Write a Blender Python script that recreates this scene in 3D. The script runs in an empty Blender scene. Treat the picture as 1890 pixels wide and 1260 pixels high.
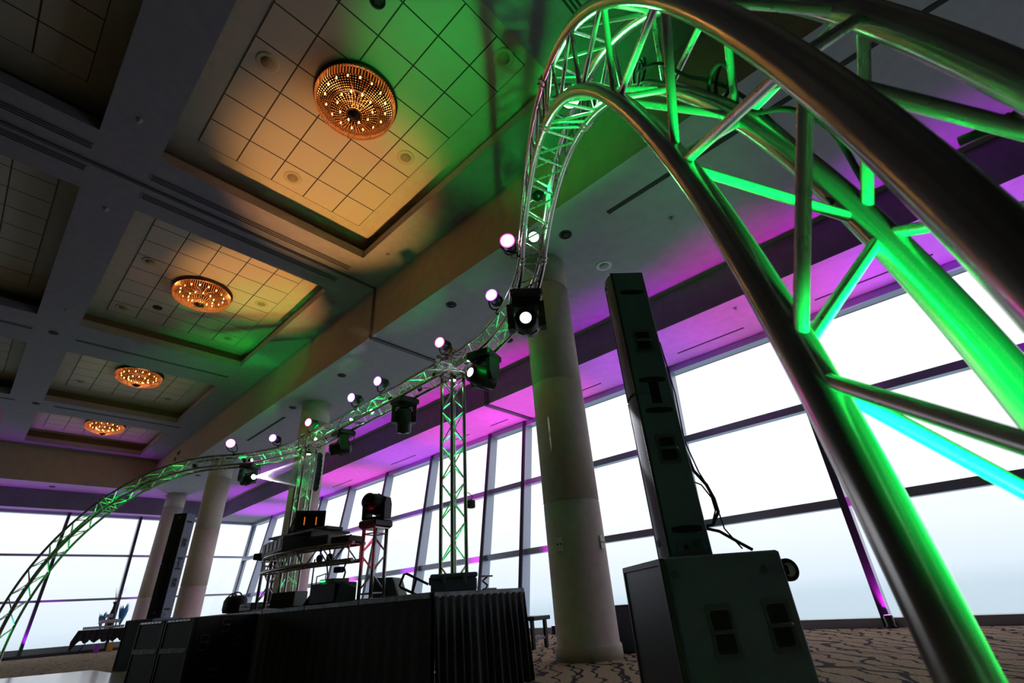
import bpy, math, random
import numpy as np
from mathutils import Matrix, Vector

random.seed(7)
S = bpy.context.scene
COL = S.collection
PI = math.pi

# ------------------------------------------------------------------ camera
EYE = np.array([0.0, 0.0, 0.68])
FPX = 860.2
RC = np.array([[0.6845241075379029, -0.7260615497562445, -0.06527918630771852],
               [0.31551798718076524, 0.3758075654369795, -0.8713306338731173],
               [0.6571720824600172, 0.5758500670538216, 0.48633481708517784]])
cam = bpy.data.cameras.new('camera')
cam.sensor_width = 36.0
cam.lens = 36.0 * FPX / 1890.0
cam.clip_start = 0.02
cam.clip_end = 400
cam.dof.use_dof = True
cam.dof.focus_distance = 6.5
cam.dof.aperture_fstop = 7.1
camo = bpy.data.objects.new('camera', cam)
COL.objects.link(camo)
m = Matrix.Identity(4)
for i in range(3):
    m[i][0] = RC[0][i]; m[i][1] = -RC[1][i]; m[i][2] = -RC[2][i]; m[i][3] = EYE[i]
camo.matrix_world = m
S.camera = camo

# ------------------------------------------------------------------ world
W = bpy.data.worlds.new('overcast_sky'); S.world = W
W.use_nodes = True
nt = W.node_tree; nt.nodes.clear()
o_ = nt.nodes.new('ShaderNodeOutputWorld'); bg = nt.nodes.new('ShaderNodeBackground')
tc = nt.nodes.new('ShaderNodeTexCoord'); sx = nt.nodes.new('ShaderNodeSeparateXYZ')
mr = nt.nodes.new('ShaderNodeMapRange'); rp = nt.nodes.new('ShaderNodeValToRGB')
nt.links.new(tc.outputs['Generated'], sx.inputs[0]); nt.links.new(sx.outputs['Z'], mr.inputs['Value'])
mr.inputs['From Min'].default_value = -0.2; mr.inputs['From Max'].default_value = 0.4
nt.links.new(mr.outputs[0], rp.inputs[0]); nt.links.new(rp.outputs[0], bg.inputs[0]); nt.links.new(bg.outputs[0], o_.inputs[0])
e = rp.color_ramp.elements
e[0].position = 0.0; e[0].color = (0.42, 0.52, 0.60, 1)
e[1].position = 1.0; e[1].color = (1.0, 1.0, 1.0, 1)
for p_, c_ in ((0.30, (0.56, 0.67, 0.76, 1)), (0.345, (0.70, 0.79, 0.88, 1)), (0.45, (0.83, 0.88, 0.95, 1)), (0.62, (0.95, 0.97, 1.0, 1))):
    n_ = e.new(p_); n_.color = c_
bg.inputs[1].default_value = 1.22

S.view_settings.view_transform = 'Standard'
S.view_settings.look = 'None'
S.view_settings.gamma = 1.0
S.view_settings.use_curve_mapping = False
S.view_settings.exposure = 0.0

GREEN = (0.0, 1.0, 0.10); PURPLE = (0.62, 0.02, 1.0); MAGENTA = (1.0, 0.02, 0.85); AMBER = (1.0, 0.46, 0.12)


def spot(name, loc, target, energy, color, angle=60, blend=0.6, radius=0.04, parent=None):
    l = bpy.data.lights.new(name, 'SPOT'); l.energy = energy; l.color = color
    l.spot_size = math.radians(angle); l.spot_blend = blend; l.shadow_soft_size = radius
    ob = bpy.data.objects.new(name, l); COL.objects.link(ob)
    d = Vector(target) - Vector(loc)
    ob.matrix_world = Matrix.Translation(Vector(loc)) @ d.to_track_quat('-Z', 'Y').to_matrix().to_4x4()
    return ob


def point(name, loc, energy, color, radius=0.05):
    l = bpy.data.lights.new(name, 'POINT'); l.energy = energy; l.color = color; l.shadow_soft_size = radius
    ob = bpy.data.objects.new(name, l); COL.objects.link(ob); ob.location = loc
    return ob


# purple wash lamps stand at the foot of the windows and shine up at the soffit
WASH_Y = [-1.4, 1.42, 4.1, 7.6, 10.4, 13.6, 17.2, 21.0, 25.0]
for y_ in WASH_Y:
    spot('wash_spot', (9.45, y_, 0.22), (9.40, y_, 5.4), 1900, MAGENTA if y_ in (1.42, 7.6, 10.4, 17.2) else PURPLE, 50, 0.9)
for x_ in (-1.5, 2.6, 6.2):
    spot('wash_spot', (x_, 28.1, 0.42), (x_, 28.3, 5.4), 350, PURPLE, 78, 0.9)


# ------------------------------------------------------------------ helpers
def mat(name, color, rough=0.5, metal=0.0, emit=None, es=1.0, spec=0.5):
    M = bpy.data.materials.new(name); M.use_nodes = True
    b = M.node_tree.nodes['Principled BSDF']
    b.inputs['Base Color'].default_value = (*color, 1); b.inputs['Roughness'].default_value = rough
    b.inputs['Metallic'].default_value = metal; b.inputs['Specular IOR Level'].default_value = spec
    if emit:
        b.inputs['Emission Color'].default_value = (*emit, 1); b.inputs['Emission Strength'].default_value = es
    return M


def noisy(name, c1, c2, scale=20, rough=0.6, metal=0.0, bump=0.0, detail=4, rough2=None):
    M = mat(name, c1, rough, metal); t = M.node_tree; b = t.nodes['Principled BSDF']
    co = t.nodes.new('ShaderNodeTexCoord'); n = t.nodes.new('ShaderNodeTexNoise'); r = t.nodes.new('ShaderNodeValToRGB')
    n.inputs['Scale'].default_value = scale; n.inputs['Detail'].default_value = detail
    t.links.new(co.outputs['Object'], n.inputs['Vector']); t.links.new(n.outputs['Fac'], r.inputs[0])
    r.color_ramp.elements[0].position = 0.35; r.color_ramp.elements[1].position = 0.65
    r.color_ramp.elements[0].color = (*c1, 1); r.color_ramp.elements[1].color = (*c2, 1)
    t.links.new(r.outputs[0], b.inputs['Base Color'])
    if bump:
        bp = t.nodes.new('ShaderNodeBump'); bp.inputs['Strength'].default_value = bump; bp.inputs['Distance'].default_value = 0.003
        t.links.new(n.outputs['Fac'], bp.inputs['Height']); t.links.new(bp.outputs[0], b.inputs['Normal'])
    if rough2 is not None:
        q = t.nodes.new('ShaderNodeMapRange'); q.inputs['To Min'].default_value = rough; q.inputs['To Max'].default_value = rough2
        t.links.new(n.outputs['Fac'], q.inputs['Value']); t.links.new(q.outputs[0], b.inputs['Roughness'])
    return M


def grid_mat(name, base, line, sx_, sy_, ox, oy, w, rough=0.8):
    """ceiling tiles: joints at multiples of the tile size, in object coordinates"""
    M = mat(name, base, rough); t = M.node_tree; b = t.nodes['Principled BSDF']
    co = t.nodes.new('ShaderNodeTexCoord'); s = t.nodes.new('ShaderNodeSeparateXYZ'); t.links.new(co.outputs['Object'], s.inputs[0])
    outs = []
    for ax, sz, of in (('X', sx_, ox), ('Y', sy_, oy)):
        a = t.nodes.new('ShaderNodeMath'); a.operation = 'SUBTRACT'; a.inputs[1].default_value = of - w / 2
        t.links.new(s.outputs[ax], a.inputs[0])
        d = t.nodes.new('ShaderNodeMath'); d.operation = 'DIVIDE'; d.inputs[1].default_value = sz; t.links.new(a.outputs[0], d.inputs[0])
        f = t.nodes.new('ShaderNodeMath'); f.operation = 'FRACT'; t.links.new(d.outputs[0], f.inputs[0])
        g = t.nodes.new('ShaderNodeMath'); g.operation = 'LESS_THAN'; g.inputs[1].default_value = w / sz; t.links.new(f.outputs[0], g.inputs[0])
        outs.append(g)
    mx = t.nodes.new('ShaderNodeMath'); mx.operation = 'MAXIMUM'; t.links.new(outs[0].outputs[0], mx.inputs[0]); t.links.new(outs[1].outputs[0], mx.inputs[1])
    n = t.nodes.new('ShaderNodeTexNoise'); n.inputs['Scale'].default_value = 160; t.links.new(co.outputs['Object'], n.inputs['Vector'])
    r = t.nodes.new('ShaderNodeValToRGB'); r.color_ramp.elements[0].color = (*[c * 0.86 for c in base], 1); r.color_ramp.elements[1].color = (*base, 1)
    r.color_ramp.elements[0].position = 0.3; r.color_ramp.elements[1].position = 0.6
    t.links.new(n.outputs['Fac'], r.inputs[0])
    mi = t.nodes.new('ShaderNodeMix'); mi.data_type = 'RGBA'; t.links.new(mx.outputs[0], mi.inputs['Factor'])
    t.links.new(r.outputs[0], mi.inputs['A']); mi.inputs['B'].default_value = (*line, 1)
    t.links.new(mi.outputs['Result'], b.inputs['Base Color'])
    return M


def dots_mat(name, metalc, hole, pitch=0.008, r=0.36):
    M = mat(name, metalc, 0.45, 0.6); t = M.node_tree; b = t.nodes['Principled BSDF']
    co = t.nodes.new('ShaderNodeTexCoord'); v = t.nodes.new('ShaderNodeTexVoronoi'); v.inputs['Randomness'].default_value = 0.0
    v.inputs['Scale'].default_value = 1 / pitch
    v.voronoi_dimensions = '2D'
    sp = t.nodes.new('ShaderNodeSeparateXYZ'); cb = t.nodes.new('ShaderNodeCombineXYZ'); t.links.new(co.outputs['Object'], sp.inputs[0])
    t.links.new(sp.outputs['Y'], cb.inputs[0]); t.links.new(sp.outputs['Z'], cb.inputs[1])
    mp = t.nodes.new('ShaderNodeMapping'); mp.inputs['Rotation'].default_value = (0.0, 0.0, PI / 4)
    t.links.new(cb.outputs[0], mp.inputs['Vector']); t.links.new(mp.outputs[0], v.inputs['Vector'])
    g = t.nodes.new('ShaderNodeMath'); g.operation = 'LESS_THAN'; g.inputs[1].default_value = r; t.links.new(v.outputs['Distance'], g.inputs[0])
    mi = t.nodes.new('ShaderNodeMix'); mi.data_type = 'RGBA'; t.links.new(g.outputs[0], mi.inputs['Factor'])
    mi.inputs['A'].default_value = (*metalc, 1); mi.inputs['B'].default_value = (*hole, 1)
    t.links.new(mi.outputs['Result'], b.inputs['Base Color'])
    return M


def carpet_mat():
    M = mat('carpet', (0.3, 0.24, 0.16), 0.95); t = M.node_tree; b = t.nodes['Principled BSDF']
    b.inputs['Specular IOR Level'].default_value = 0.1
    co = t.nodes.new('ShaderNodeTexCoord')
    mp = t.nodes.new('ShaderNodeMapping'); mp.inputs['Rotation'].default_value = (0, 0, 0.9)
    t.links.new(co.outputs['Object'], mp.inputs['Vector'])
    res = []
    for sc, dist, ds, thr in ((1.5, 5.5, 2.2, 0.93), (0.85, 9.0, 1.4, 0.965)):
        w = t.nodes.new('ShaderNodeTexWave'); w.inputs['Scale'].default_value = sc; w.inputs['Distortion'].default_value = dist
        w.inputs['Detail'].default_value = 1.5; w.inputs['Detail Scale'].default_value = ds
        t.links.new(mp.outputs[0], w.inputs['Vector'])
        g = t.nodes.new('ShaderNodeMath'); g.operation = 'GREATER_THAN'; g.inputs[1].default_value = thr; t.links.new(w.outputs['Fac'], g.inputs[0]); res.append(g)
    mx = t.nodes.new('ShaderNodeMath'); mx.operation = 'MAXIMUM'; t.links.new(res[0].outputs[0], mx.inputs[0]); t.links.new(res[1].outputs[0], mx.inputs[1])
    n = t.nodes.new('ShaderNodeTexNoise'); n.inputs['Scale'].default_value = 45; n.inputs['Detail'].default_value = 5
    t.links.new(co.outputs['Object'], n.inputs['Vector'])
    r = t.nodes.new('ShaderNodeValToRGB'); r.color_ramp.elements[0].position = 0.35; r.color_ramp.elements[1].position = 0.68
    r.color_ramp.elements[0].color = (0.25, 0.20, 0.10, 1); r.color_ramp.elements[1].color = (0.50, 0.43, 0.25, 1)
    t.links.new(n.outputs['Fac'], r.inputs[0])
    mi = t.nodes.new('ShaderNodeMix'); mi.data_type = 'RGBA'; t.links.new(mx.outputs[0], mi.inputs['Factor'])
    t.links.new(r.outputs[0], mi.inputs['A']); mi.inputs['B'].default_value = (0.022, 0.018, 0.022, 1)
    t.links.new(mi.outputs['Result'], b.inputs['Base Color'])
    return M


def glass_mat():
    M = bpy.data.materials.new('window_glass'); M.use_nodes = True; t = M.node_tree; t.nodes.clear()
    o = t.nodes.new('ShaderNodeOutputMaterial'); a = t.nodes.new('ShaderNodeBsdfTransparent'); g = t.nodes.new('ShaderNodeBsdfGlossy')
    x = t.nodes.new('ShaderNodeMixShader'); a.inputs[0].default_value = (0.96, 0.98, 0.985, 1); g.inputs['Roughness'].default_value = 0.02
    x.inputs[0].default_value = 0.05
    t.links.new(a.outputs[0], x.inputs[1]); t.links.new(g.outputs[0], x.inputs[2]); t.links.new(x.outputs[0], o.inputs[0])
    return M


def crystal_mat():
    M = bpy.data.materials.new('crystal_beads'); M.use_nodes = True; t = M.node_tree; t.nodes.clear()
    o = t.nodes.new('ShaderNodeOutputMaterial'); a = t.nodes.new('ShaderNodeBsdfTranslucent'); g = t.nodes.new('ShaderNodeBsdfGlossy')
    d = t.nodes.new('ShaderNodeBsdfTransparent'); x = t.nodes.new('ShaderNodeMixShader'); y = t.nodes.new('ShaderNodeMixShader')
    a.inputs[0].default_value = (0.92, 0.60, 0.40, 1); g.inputs[0].default_value = (1, 0.9, 0.8, 1); g.inputs['Roughness'].default_value = 0.15
    d.inputs[0].default_value = (0.95, 0.8, 0.65, 1)
    x.inputs[0].default_value = 0.3; y.inputs[0].default_value = 0.15
    t.links.new(a.outputs[0], x.inputs[1]); t.links.new(g.outputs[0], x.inputs[2])
    t.links.new(x.outputs[0], y.inputs[1]); t.links.new(d.outputs[0], y.inputs[2]); t.links.new(y.outputs[0], o.inputs[0])
    return M


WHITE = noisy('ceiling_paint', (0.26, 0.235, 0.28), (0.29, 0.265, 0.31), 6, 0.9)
BULK = noisy('bulkhead_paint', (0.34, 0.29, 0.23), (0.37, 0.32, 0.26), 5, 0.9)
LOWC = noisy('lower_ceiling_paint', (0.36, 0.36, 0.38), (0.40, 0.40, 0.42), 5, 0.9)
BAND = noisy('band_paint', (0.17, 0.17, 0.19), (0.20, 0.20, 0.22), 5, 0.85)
TILE = grid_mat('ceiling_tile', (0.58, 0.53, 0.45), (0.05, 0.04, 0.03), 0.62, 0.61, 0, 0, 0.022)
DARKPAINT = mat('dark_recess', (0.03, 0.028, 0.025), 0.9)
COVE = mat('shaded_cove', (0.13, 0.10, 0.07), 0.9)  # darker colour stands in for shade in the unlit recess
COLUMN = noisy('column_stone', (0.56, 0.50, 0.40), (0.62, 0.56, 0.46), 9, 0.75, bump=0.1)
FRAME = mat('window_frame_daylit', (0.36, 0.40, 0.48), 0.3, 0.4)  # lighter colour stands in for daylight grazing the mullion sides
FRAME_DARK = mat('window_frame_shaded', (0.05, 0.055, 0.075), 0.4, 0.5)  # dark copy of the frame metal, for mullion fronts away from daylight
GLASS = glass_mat()
CARPET = carpet_mat()
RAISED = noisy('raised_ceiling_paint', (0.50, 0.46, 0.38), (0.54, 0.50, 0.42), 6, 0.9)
DIMWALL = mat('low_fill_wall', (0.07, 0.06, 0.055), 0.8)  # unseen walls kept dark to cut the fill light
ALU = noisy('truss_aluminium', (0.40, 0.37, 0.35), (0.44, 0.41, 0.39), 8, 0.2, 0.82, 0.0, 3, 0.26)
ALUB = noisy('brace_aluminium', (0.58, 0.56, 0.55), (0.62, 0.60, 0.59), 20, 0.24, 0.72, 0.0, 4, 0.32)
STEEL = mat('coupler_steel', (0.5, 0.42, 0.36), 0.35, 1.0)
BLACK = noisy('black_plastic', (0.012, 0.012, 0.014), (0.02, 0.02, 0.022), 60, 0.42)
BLACKM = mat('black_metal', (0.02, 0.02, 0.022), 0.35, 0.5)
RUBBER = mat('black_rubber', (0.012, 0.012, 0.012), 0.6)
CAB = noisy('textured_cabinet_paint', (0.07, 0.095, 0.17), (0.22, 0.26, 0.38), 330, 0.5, 0.0, 0.9, 2)
GRILLE = dots_mat('perforated_grille', (0.10, 0.105, 0.12), (0.006, 0.006, 0.007), 0.014, 0.42)
GRILLE2 = mat('smooth_grille_cloth', (0.03, 0.036, 0.04), 0.6)
VELVET = noisy('black_velvet', (0.008, 0.009, 0.011), (0.017, 0.02, 0.024), 30, 0.8)
VELVET.node_tree.nodes['Principled BSDF'].inputs['Sheen Weight'].default_value = 0.35
VELVET.node_tree.nodes['Principled BSDF'].inputs['Sheen Roughness'].default_value = 0.35
DECK = noisy('stage_deck', (0.03, 0.03, 0.032), (0.05, 0.05, 0.053), 40, 0.6)
EDGE = noisy('stage_edge_metal', (0.10, 0.115, 0.12), (0.20, 0.22, 0.23), 12, 0.5, 0.6)
SILVER = mat('silver', (0.7, 0.7, 0.72), 0.3, 0.9)
GREY = mat('grey_plastic', (0.16, 0.17, 0.18), 0.5)
IVORY = mat('outlet_plate', (0.72, 0.69, 0.6), 0.5)
CRYSTAL = crystal_mat()
BRONZE = mat('dark_bronze', (0.06, 0.03, 0.02), 0.4, 0.8)
BULB = mat('glowing_bulb', (1, 0.7, 0.4), 0.4, 0, (1.0, 0.42, 0.10), 11)
SPKR = mat('ceiling_speaker_rim', (0.50, 0.44, 0.30), 0.7)
SPKG = mat('ceiling_speaker_mesh', (0.30, 0.25, 0.16), 0.8)
SPKW = mat('ceiling_speaker_white', (0.68, 0.68, 0.68), 0.6)
SPKM = mat('ceiling_speaker_grey', (0.36, 0.36, 0.36), 0.7)
PANEL = mat('white_dance_floor', (0.55, 0.60, 0.66), 0.18)
ORANGE = mat('orange_tape', (0.75, 0.12, 0.03), 0.5)
CLOTH = noisy('black_tablecloth', (0.01, 0.01, 0.014), (0.02, 0.02, 0.03), 10, 0.7)
CUP = mat('clear_cups', (0.75, 0.78, 0.8), 0.15)
CUPD = mat('dark_cup_contents', (0.10, 0.07, 0.06), 0.5)
BLUE = mat('light_blue_tulle', (0.06, 0.32, 0.62), 0.6)
YEL = mat('yellow_cloth', (0.6, 0.35, 0.04), 0.6)
LEDG = mat('green_led', (0, 0.6, 0.15), 0.4, 0, (0.05, 1.0, 0.25), 4)
SCREEN = mat('laptop_screen', (0.02, 0.012, 0.01), 0.15)


class MB:
    def __init__(s):
        s.v = []; s.f = []; s.sm = []

    def add(s, vs, fs, smooth=False):
        o = len(s.v); s.v += [tuple(v) for v in vs]
        for f in fs:
            s.f.append(tuple(i + o for i in f)); s.sm.append(smooth)
        return s

    def box(s, c, size, M=None, bev=0.0):
        x, y, z = [a / 2 for a in size]
        if bev > 0:
            pts = [(-x + bev, -y), (x - bev, -y), (x, -y + bev), (x, y - bev), (x - bev, y), (-x + bev, y), (-x, y - bev), (-x, -y + bev)]
            sh = [((p[0]) * (1 - bev / x), p[1] * (1 - bev / y)) for p in pts]
            rings = [(sh, -z), (pts, -z + bev), (pts, z - bev), (sh, z)]
            vs = [Vector((p[0], p[1], h)) for r, h in rings for p in r]
            fs = [tuple(range(7, -1, -1)), tuple(range(24, 32))]
            for k in range(3):
                for i in range(8):
                    j = (i + 1) % 8
                    fs.append((k * 8 + i, k * 8 + j, k * 8 + 8 + j, k * 8 + 8 + i))
        else:
            vs = [Vector((a, b, c_)) for c_ in (-z, z) for b in (-y, y) for a in (-x, x)]
            fs = [(0, 2, 3, 1), (4, 5, 7, 6), (0, 1, 5, 4), (2, 6, 7, 3), (0, 4, 6, 2), (1, 3, 7, 5)]
        T = Matrix.Translation(Vector(c))
        if M is not None:
            T = T @ M.to_4x4()
        return s.add([T @ v for v in vs], fs)

    def quad(s, a, b, c, d):
        return s.add([a, b, c, d], [(0, 1, 2, 3)])

    def tube(s, pts, r, n=10, caps=True, closed=False):
        pts = [Vector(p) for p in pts]; N = len(pts)
        rr = r if hasattr(r, '__len__') else [r] * N
        t0 = (pts[1] - pts[0]).normalized()
        nrm = t0.orthogonal().normalized(); vs = []
        for i, p in enumerate(pts):
            if closed:
                t = (pts[(i + 1) % N] - pts[i - 1]).normalized()
            else:
                t = (pts[min(i + 1, N - 1)] - pts[max(i - 1, 0)]).normalized()
            nrm = (nrm - t * nrm.dot(t))
            nrm = nrm.normalized() if nrm.length > 1e-6 else t.orthogonal().normalized()
            b = t.cross(nrm)
            for k in range(n):
                a = 2 * PI * k / n
                vs.append(p + (nrm * math.cos(a) + b * math.sin(a)) * rr[i])
        fs = []
        for i in range(N if closed else N - 1):
            j = (i + 1) % N
            for k in range(n):
                l = (k + 1) % n
                fs.append((i * n + k, i * n + l, j * n + l, j * n + k))
        s.add(vs, fs, True)
        if caps and not closed:
            o = len(s.v) - len(vs)
            s.f.append(tuple(o + k for k in range(n - 1, -1, -1))); s.sm.append(False)
            s.f.append(tuple(o + (N - 1) * n + k for k in range(n))); s.sm.append(False)
        return s

    def cyl(s, a, b, r0, r1=None, n=20):
        return s.tube([a, b], [r0, r0 if r1 is None else r1], n)

    def lathe(s, prof, M=None, n=24, smooth=True):
        """prof: list of (radius, height) about the local z axis"""
        M = M or Matrix.Identity(4); vs = []
        for r, z in prof:
            for k in range(n):
                a = 2 * PI * k / n
                vs.append(M @ Vector((r * math.cos(a), r * math.sin(a), z)))
        fs = []
        for i in range(len(prof) - 1):
            for k in range(n):
                l = (k + 1) % n
                fs.append((i * n + k, i * n + l, (i + 1) * n + l, (i + 1) * n + k))
        s.add(vs, fs, smooth)
        o = len(s.v) - len(vs)
        if prof[0][0] > 1e-5:
            s.f.append(tuple(o + k for k in range(n - 1, -1, -1))); s.sm.append(False)
        if prof[-1][0] > 1e-5:
            s.f.append(tuple(o + (len(prof) - 1) * n + k for k in range(n))); s.sm.append(False)
        return s

    def prism(s, poly, axis_from, axis_to, M=None):
        """poly in local xy, extruded along z"""
        M = M or Matrix.Identity(4); n = len(poly)
        vs = [M @ Vector((p[0], p[1], z)) for z in (axis_from, axis_to) for p in poly]
        fs = [tuple(range(n - 1, -1, -1)), tuple(range(n, 2 * n))] + [(i, (i + 1) % n, n + (i + 1) % n, n + i) for i in range(n)]
        return s.add(vs, fs)

    def build(s, name, material, parent=None, loc=None):
        me = bpy.data.meshes.new(name); me.from_pydata(s.v, [], s.f)
        me.polygons.foreach_set('use_smooth', s.sm)
        for q in (material if isinstance(material, list) else [material]):
            me.materials.append(q)
        me.update()
        ob = bpy.data.objects.new(name, me); COL.objects.link(ob)
        if parent is not None:
            ob.parent = parent
        if loc is not None:
            ob.location = loc
        return ob


def tag(o, label=None, cat=None, group=None, kind=None):
    if label: o['label'] = label
    if cat: o['category'] = cat
    if group: o['group'] = group
    if kind: o['kind'] = kind
    return o


def thing(name, label, cat, loc=(0, 0, 0), rz=0.0, group=None, M=None):
    o = bpy.data.objects.new(name, None); COL.objects.link(o); o.empty_display_size = 0.1
    if M is not None:
        o.matrix_world = M
    else:
        o.location = loc; o.rotation_euler = (0, 0, rz)
    return tag(o, label, cat, group)


def copy_tree(o, loc, label=None, rz=None):
    c = o.copy(); COL.objects.link(c); c.location = loc
    if rz is not None: c.rotation_euler = (0, 0, rz)
    if label: c['label'] = label
    for ch in list(o.children):
        d = ch.copy(); COL.objects.link(d); d.parent = c
        for g in list(ch.children):
            k = g.copy(); COL.objects.link(k); k.parent = d
    return c


def struct(o):
    o['kind'] = 'structure'
    return o


def ray(x, y):
    d = RC.T @ np.array([(x - 945) / FPX, (y - 630) / FPX, 1.0])
    return d / np.hypot(d[0], d[1])


def at(x, y, D):
    """the point seen at photo position x, y whose ground distance from the tripod is D metres"""
    return Vector(EYE + ray(x, y) * D)


def basis(xd, zd=None, loc=(0, 0, 0)):
    """matrix whose local z is zd and local x is close to xd"""
    z = Vector(zd).normalized(); x = Vector(xd); x = (x - z * x.dot(z)).normalized(); y = z.cross(x)
    M_ = Matrix.Identity(4)
    for i in range(3):
        M_[i][0] = x[i]; M_[i][1] = y[i]; M_[i][2] = z[i]; M_[i][3] = loc[i]
    return M_


# ------------------------------------------------------------------ room shell
ZM, ZL, ZS, ZU = 7.53, 6.16, 5.40, 8.03
XB, XN, XW = 4.76, 8.415, 10.5
YB, YN, YW = 26.85, 28.3, 29.2
XL, YK = -13.5, -7.0
LEAN = 0.15
FZ = 0.30     # low kerb under the far windows


def wx(z): return XW + LEAN * (z - ZS)
def wy(z): return YW + LEAN * (z - ZS)


fl = MB()
fl.box(((XL + wx(0)) / 2, (YK + wy(0)) / 2, -0.05), (wx(0) - XL, wy(0) - YK, 0.1))
struct(fl.build('floor', CARPET))
for nm, c, sz in (('wall_left', (XL - 0.1, (YK + YW) / 2, 4.1), (0.2, YW - YK + 0.4, 8.2)), ('wall_back', ((XL + XW) / 2, YK - 0.1, 4.1), (XW - XL + 0.4, 0.2, 8.2))):
    struct(MB().box(c, sz).build(nm, DIMWALL))

COFX = [(0.13, 3.95), (-4.45, -0.67), (-9.05, -5.25)]
COFY = [(-4.9, 0.46), (2.12, 7.65), (9.22, 14.68), (16.5, 20.95), (22.25, 26.2)]
xs = [XL] + sorted(v for c in COFX for v in c) + [XB]
ys = [YK] + [v for c in COFY for v in c] + [YB]
g = MB()
for i in range(len(xs) - 1):
    for j in range(len(ys) - 1):
        hole = any(abs(xs[i] - c[0]) < 1e-6 for c in COFX) and any(abs(ys[j] - c[0]) < 1e-6 for c in COFY)
        if not hole:
            g.quad((xs[i], ys[j], ZM), (xs[i], ys[j + 1], ZM), (xs[i + 1], ys[j + 1], ZM), (xs[i + 1], ys[j], ZM))
LIP = 0.20
for cx in COFX:
    for cy in COFY:
        (a, b), (c, d) = cx, cy
        R_ = [(a, c), (b, c), (b, d), (a, d)]
        for k in range(4):
            p, q = R_[k], R_[(k + 1) % 4]
            g.quad((*p, ZM), (*q, ZM), (*q, ZM + LIP), (*p, ZM + LIP))
g.box(((XL + XB) / 2, (YK + YB) / 2, 8.4), (XB - XL, YB - YK, 0.1))
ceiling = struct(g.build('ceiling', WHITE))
for cx in COFX:
    for cy in COFY:
        (a, b), (c, d) = cx, cy
        r = MB(); w = 0.26
        # recessed cove ledge behind the lip, then the raised ceiling
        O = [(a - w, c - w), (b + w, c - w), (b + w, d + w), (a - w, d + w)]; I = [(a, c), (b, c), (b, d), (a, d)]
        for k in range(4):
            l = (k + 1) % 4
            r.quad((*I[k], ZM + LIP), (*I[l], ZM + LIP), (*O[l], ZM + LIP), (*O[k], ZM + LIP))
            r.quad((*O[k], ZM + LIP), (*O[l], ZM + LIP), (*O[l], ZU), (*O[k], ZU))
        struct(r.build('shaded_cove', COVE, ceiling))
        MBp = MB().quad((a - w, c - w, ZU), (a - w, d + w, ZU), (b + w, d + w, ZU), (b + w, c - w, ZU))
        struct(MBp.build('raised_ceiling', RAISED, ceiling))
        nx, ny = 5, max(5, int((d - c - 0.55) / 0.61))
        lx, ly = nx * 0.62, ny * 0.61
        t_ = MB().box((lx / 2, ly / 2, 0.006), (lx, ly, 0.012))
        struct(t_.build('ceiling_tiles', TILE, ceiling, ((a + b) / 2 - lx / 2, (c + d) / 2 - ly / 2, ZU - 0.013)))

# bulkheads, lower ceiling, band and soffit
g = MB()
g.quad((XB, YK, ZL), (XB, YK, 8.4), (XB, YB, 8.4), (XB, YB, ZL))
g.quad((XL, YB, ZL), (XB, YB, ZL), (XB, YB, 8.4), (XL, YB, 8.4))
struct(g.build('trim_1', BULK))
g = MB()
g.quad((XB, YK, ZL), (XB, YN, ZL), (XN, YN, ZL), (XN, YK, ZL))
g.quad((XL, YB, ZL), (XL, YN, ZL), (XB, YN, ZL), (XB, YB, ZL))
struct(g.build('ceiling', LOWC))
g = MB()
g.quad((XN, YK, ZS), (XN, YK, ZL), (XN, YN, ZL), (XN, YN, ZS))
g.quad((XL, YN, ZS), (XN, YN, ZS), (XN, YN, ZL), (XL, YN, ZL))
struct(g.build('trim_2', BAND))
g = MB()
g.quad((XN, YK, ZS), (XN, YW + .3, ZS), (XW + .3, YW + .3, ZS), (XW + .3, YK, ZS))
g.quad((XL, YN, ZS), (XL, YW + .3, ZS), (XN, YW + .3, ZS), (XN, YN, ZS))
struct(g.build('ceiling', LOWC))
# roof above everything
struct(MB().box(((XL + XW) / 2, (YK + YW) / 2, 8.6), (XW - XL + 0.8, YW - YK + 0.8, 0.1)).build('ceiling', WHITE))
struct(MB().box((XW + 0.35, (YK + YW) / 2, 7.0), (0.1, YW - YK + 0.8, 3.2)).build('wall_right', WHITE))
struct(MB().box(((XL + XW) / 2, YW + 0.35, 7.0), (XW - XL + 0.8, 0.1, 3.2)).build('wall_far', WHITE))

# folding partition track: main ceiling, down the bulkhead, lower ceiling, band and soffit
PY = 8.45
g = MB()
g.box(((XL + XB) / 2, PY, ZM - 0.005), (XB - XL, 0.07, 0.03))
g.box((XB + 0.005, PY, (ZL + ZM) / 2), (0.05, 0.09, ZM - ZL))
g.box(((XB + XN) / 2, PY, ZL - 0.01), (XN - XB, 0.11, 0.04))
g.box((XN - 0.01, PY, (ZL + ZS) / 2), (0.04, 0.12, ZL - ZS))
g.box(((XN + XW) / 2, PY, ZS - 0.01), (XW - XN, 0.14, 0.04))
struct(g.build('trim_3', mat('track_metal', (0.035, 0.035, 0.045), 0.5)))

# windows: one per bay
MUL_Y = [-6.8, -3.95, -1.2, 1.47, 4.04, 6.95, 8.72, 10.2, 13.15, 15.95, 18.7, 21.1, 23.8, 26.4, YW]
MUL_X = [-13.0, -10.4, -7.85, -5.25, -2.65, -0.05, 2.56, 5.18, 7.8, XW]
BARZ = [0.06, 1.77, 3.55, ZS - 0.08]
win_n = [0]


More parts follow.
